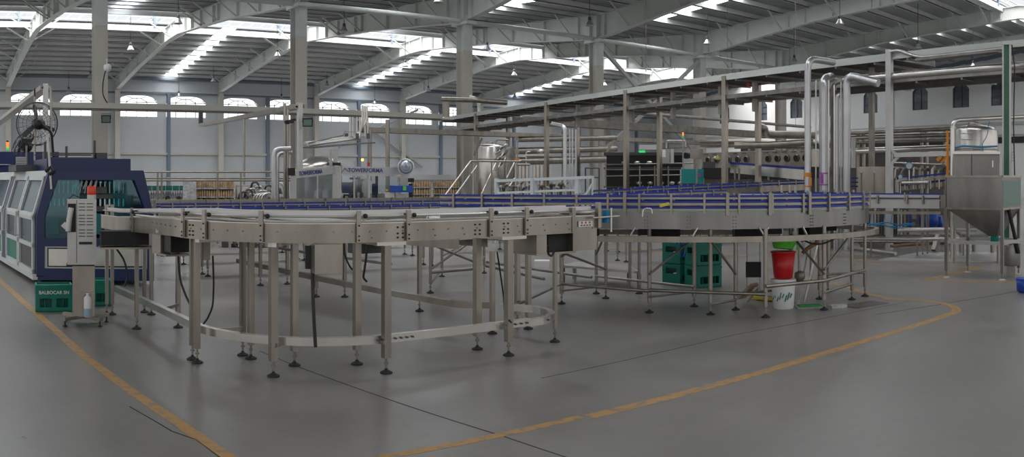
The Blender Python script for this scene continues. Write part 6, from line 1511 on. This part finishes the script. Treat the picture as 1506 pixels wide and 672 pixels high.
# black chair tray and worn shoes/board
q = at(1108, 424); q = hz(1108, 11.2); g = thing('dustpan', 'black plastic dustpan propped on thin wire legs beside the buckets', 'dustpan', (q.x, q.y, 0)); MB().ob((q.x, q.y, .22), (.19, .06, .19), -.9).build('pan', 'black', g)
m = MB()
for s in (-.08, .08): m.tube((q.x + s * .6, q.y - s * .8, 0), (q.x + s * .6, q.y - s * .8, .72), .005, 6)
m.each('wire_leg', 'steel_d', g)
p = hz(1103, 10.4, .18); o = MB().bar(hz(1090, 10.4, .07), hz(1110, 10.3, .24), .16, .03); tag(o.build('scrub_brush', 'card'), 'worn brown scrub brush leaning below the black dustpan', 'brush')
o = MB().bar(hz(1098, 10.2, .05), hz(1114, 10.15, .22), .10, .025); tag(o.build('metal_scraper', 'alu'), 'silver ribbed strip leaning beside the scrub brush', 'strip')
p = at(1191, 452); g = thing('mop', 'green flat mop head with grey fringe lying on the floor by the pail', 'mop', (p.x, p.y, 0)); MB().ob((p.x, p.y, .012), (.26, .12, .02), -.7).build('pad', mat('mop_green', (.04, .30, .08), .8), g); MB().ob((p.x, p.y, 0), (.32, .18, .014), -.7).build('fringe', 'bottle', g)
o = MB().ob(at(1231, 452), (.20, .12, .03), -.5).build('plastic_bag', 'wrap'); tag(o, 'crumpled clear plastic bag on the floor beside the green mop', 'bag')
a, b = at(1098, 440), at(1140, 444); m = MB(); m.bar((a.x, a.y, .03), (b.x, b.y, .03), .05, .03); tag(m.build('broom_head', 'yellow'), 'yellow broom head lying left of the white pail', 'broom'); m = MB().bar((a.x + .1, a.y - .1, .025), (b.x + .06, b.y - .1, .02), .09, .04); tag(m.build('mop_rag', 'dgrey'), 'dark grey rag strip lying in front of the yellow broom head', 'rag')
p = pt(1170, 405, 9.9); q = hz(1182, 9.8, .08)
g = thing('steel_trestle', 'narrow bright folding trestle behind the front legs of the curve', 'trestle', (*hz(1185, 10.3)[:2], 0))
for (x0, z0, x1, z1) in ((1174, 0, 1190, .68), (1182, 0, 1202, .68), (1180, .30, 1192, .30)): MB().bar(hz(x0, 10.3, z0 + .01), hz(x1, 10.35, z1), .02, .02).build('strut', 'steel_b', g)
MB().lathe(hz(1176, 10.3, .33), [(.03, -.06), (.06, -.03), (.06, .04), (.02, .06)], 12).build('hand_wheel', 'steel_d', g)
p = at(1255, 452); m = MB(); m.ob((p.x + .25, p.y, .001), (.55, .28, .006), -.2); struct(m.build('floor_drain', 'steel_dd'), 'dark drain grating in the floor'); 
# far odds and ends on the floor behind the front conveyor
p = at(797, 400); g = thing('white_carton', 'white box with a green spot under the conveyors in the middle', 'box', (*hz(798, 14.5)[:2], 0)); m = MB(); facing(m, 786, 384, 808, 0, 14.5, .3, 0.0); m.build('body', 'white', g); MB().lathe(pt(791, 397, 14.4), [(.03, -.01), (.03, .01)], 12, axis=(-.5, -.8, 0)).build('green_ring', 'lime', g)
root = thing('drive_station', 'dark low machinery of motors and rollers under the far conveyors on the left', 'machine', (*hz(365, 19)[:2], 0))
for i in range(7): m = MB(); facing(m, 326 + i * 14, 356 + (i % 3) * 3, 336 + i * 14, 372 + (i % 2) * 4, 18.8, .25); m.build('motor', ('dgrey', 'dark', 'steel_d')[i % 3], root)
for i in range(6): x = 330 + i * 17; MB().tube((*hz(x, 18.9)[:2], 0), (*hz(x, 18.9)[:2], .8), .025, 8).build('leg', 'steel', root)
m = MB(); m.bar((*hz(322, 18.9)[:2], .33), (*hz(430, 18.9)[:2], .33), .06, .04); m.build('frame', 'steel', root)
# ================================================================ light, camera, output
wd = bpy.data.worlds.new('daylight'); sc.world = wd; wd.use_nodes = True
bg = wd.node_tree.nodes['Background']; bg.inputs[0].default_value = (1.0, .98, .95, 1); bg.inputs[1].default_value = .5

cam = bpy.data.cameras.new('camera'); co = bpy.data.objects.new('camera', cam); COL.objects.link(co); sc.camera = co
co.location = (0, 0, EYE)
azc = th(753)                                 # bearing of the picture's middle column, from +Y towards +X
co.rotation_euler = (pi / 2, 0, -azc)
cam.type = 'PANO'; cam.panorama_type = 'CENTRAL_CYLINDRICAL'
cam.central_cylindrical_range_u_min = -753 / F; cam.central_cylindrical_range_u_max = 753 / F
cam.central_cylindrical_radius = 1.0
cam.central_cylindrical_range_v_min = -(672 - PY0) / F; cam.central_cylindrical_range_v_max = PY0 / F
cam.clip_start = .05; cam.clip_end = 500

sc.view_settings.view_transform = 'Standard'; sc.view_settings.look = 'None'
sc.view_settings.exposure = 0.65; sc.view_settings.gamma = 1.0; sc.view_settings.use_curve_mapping = False
sc.render.engine = 'CYCLES'
sc.cycles.max_bounces = 7; sc.cycles.diffuse_bounces = 4; sc.cycles.glossy_bounces = 3; sc.cycles.transparent_max_bounces = 10
sc.cycles.use_denoising = True; sc.cycles.sample_clamp_indirect = 6.0; sc.cycles.caustics_reflective = False; sc.cycles.caustics_refractive = False
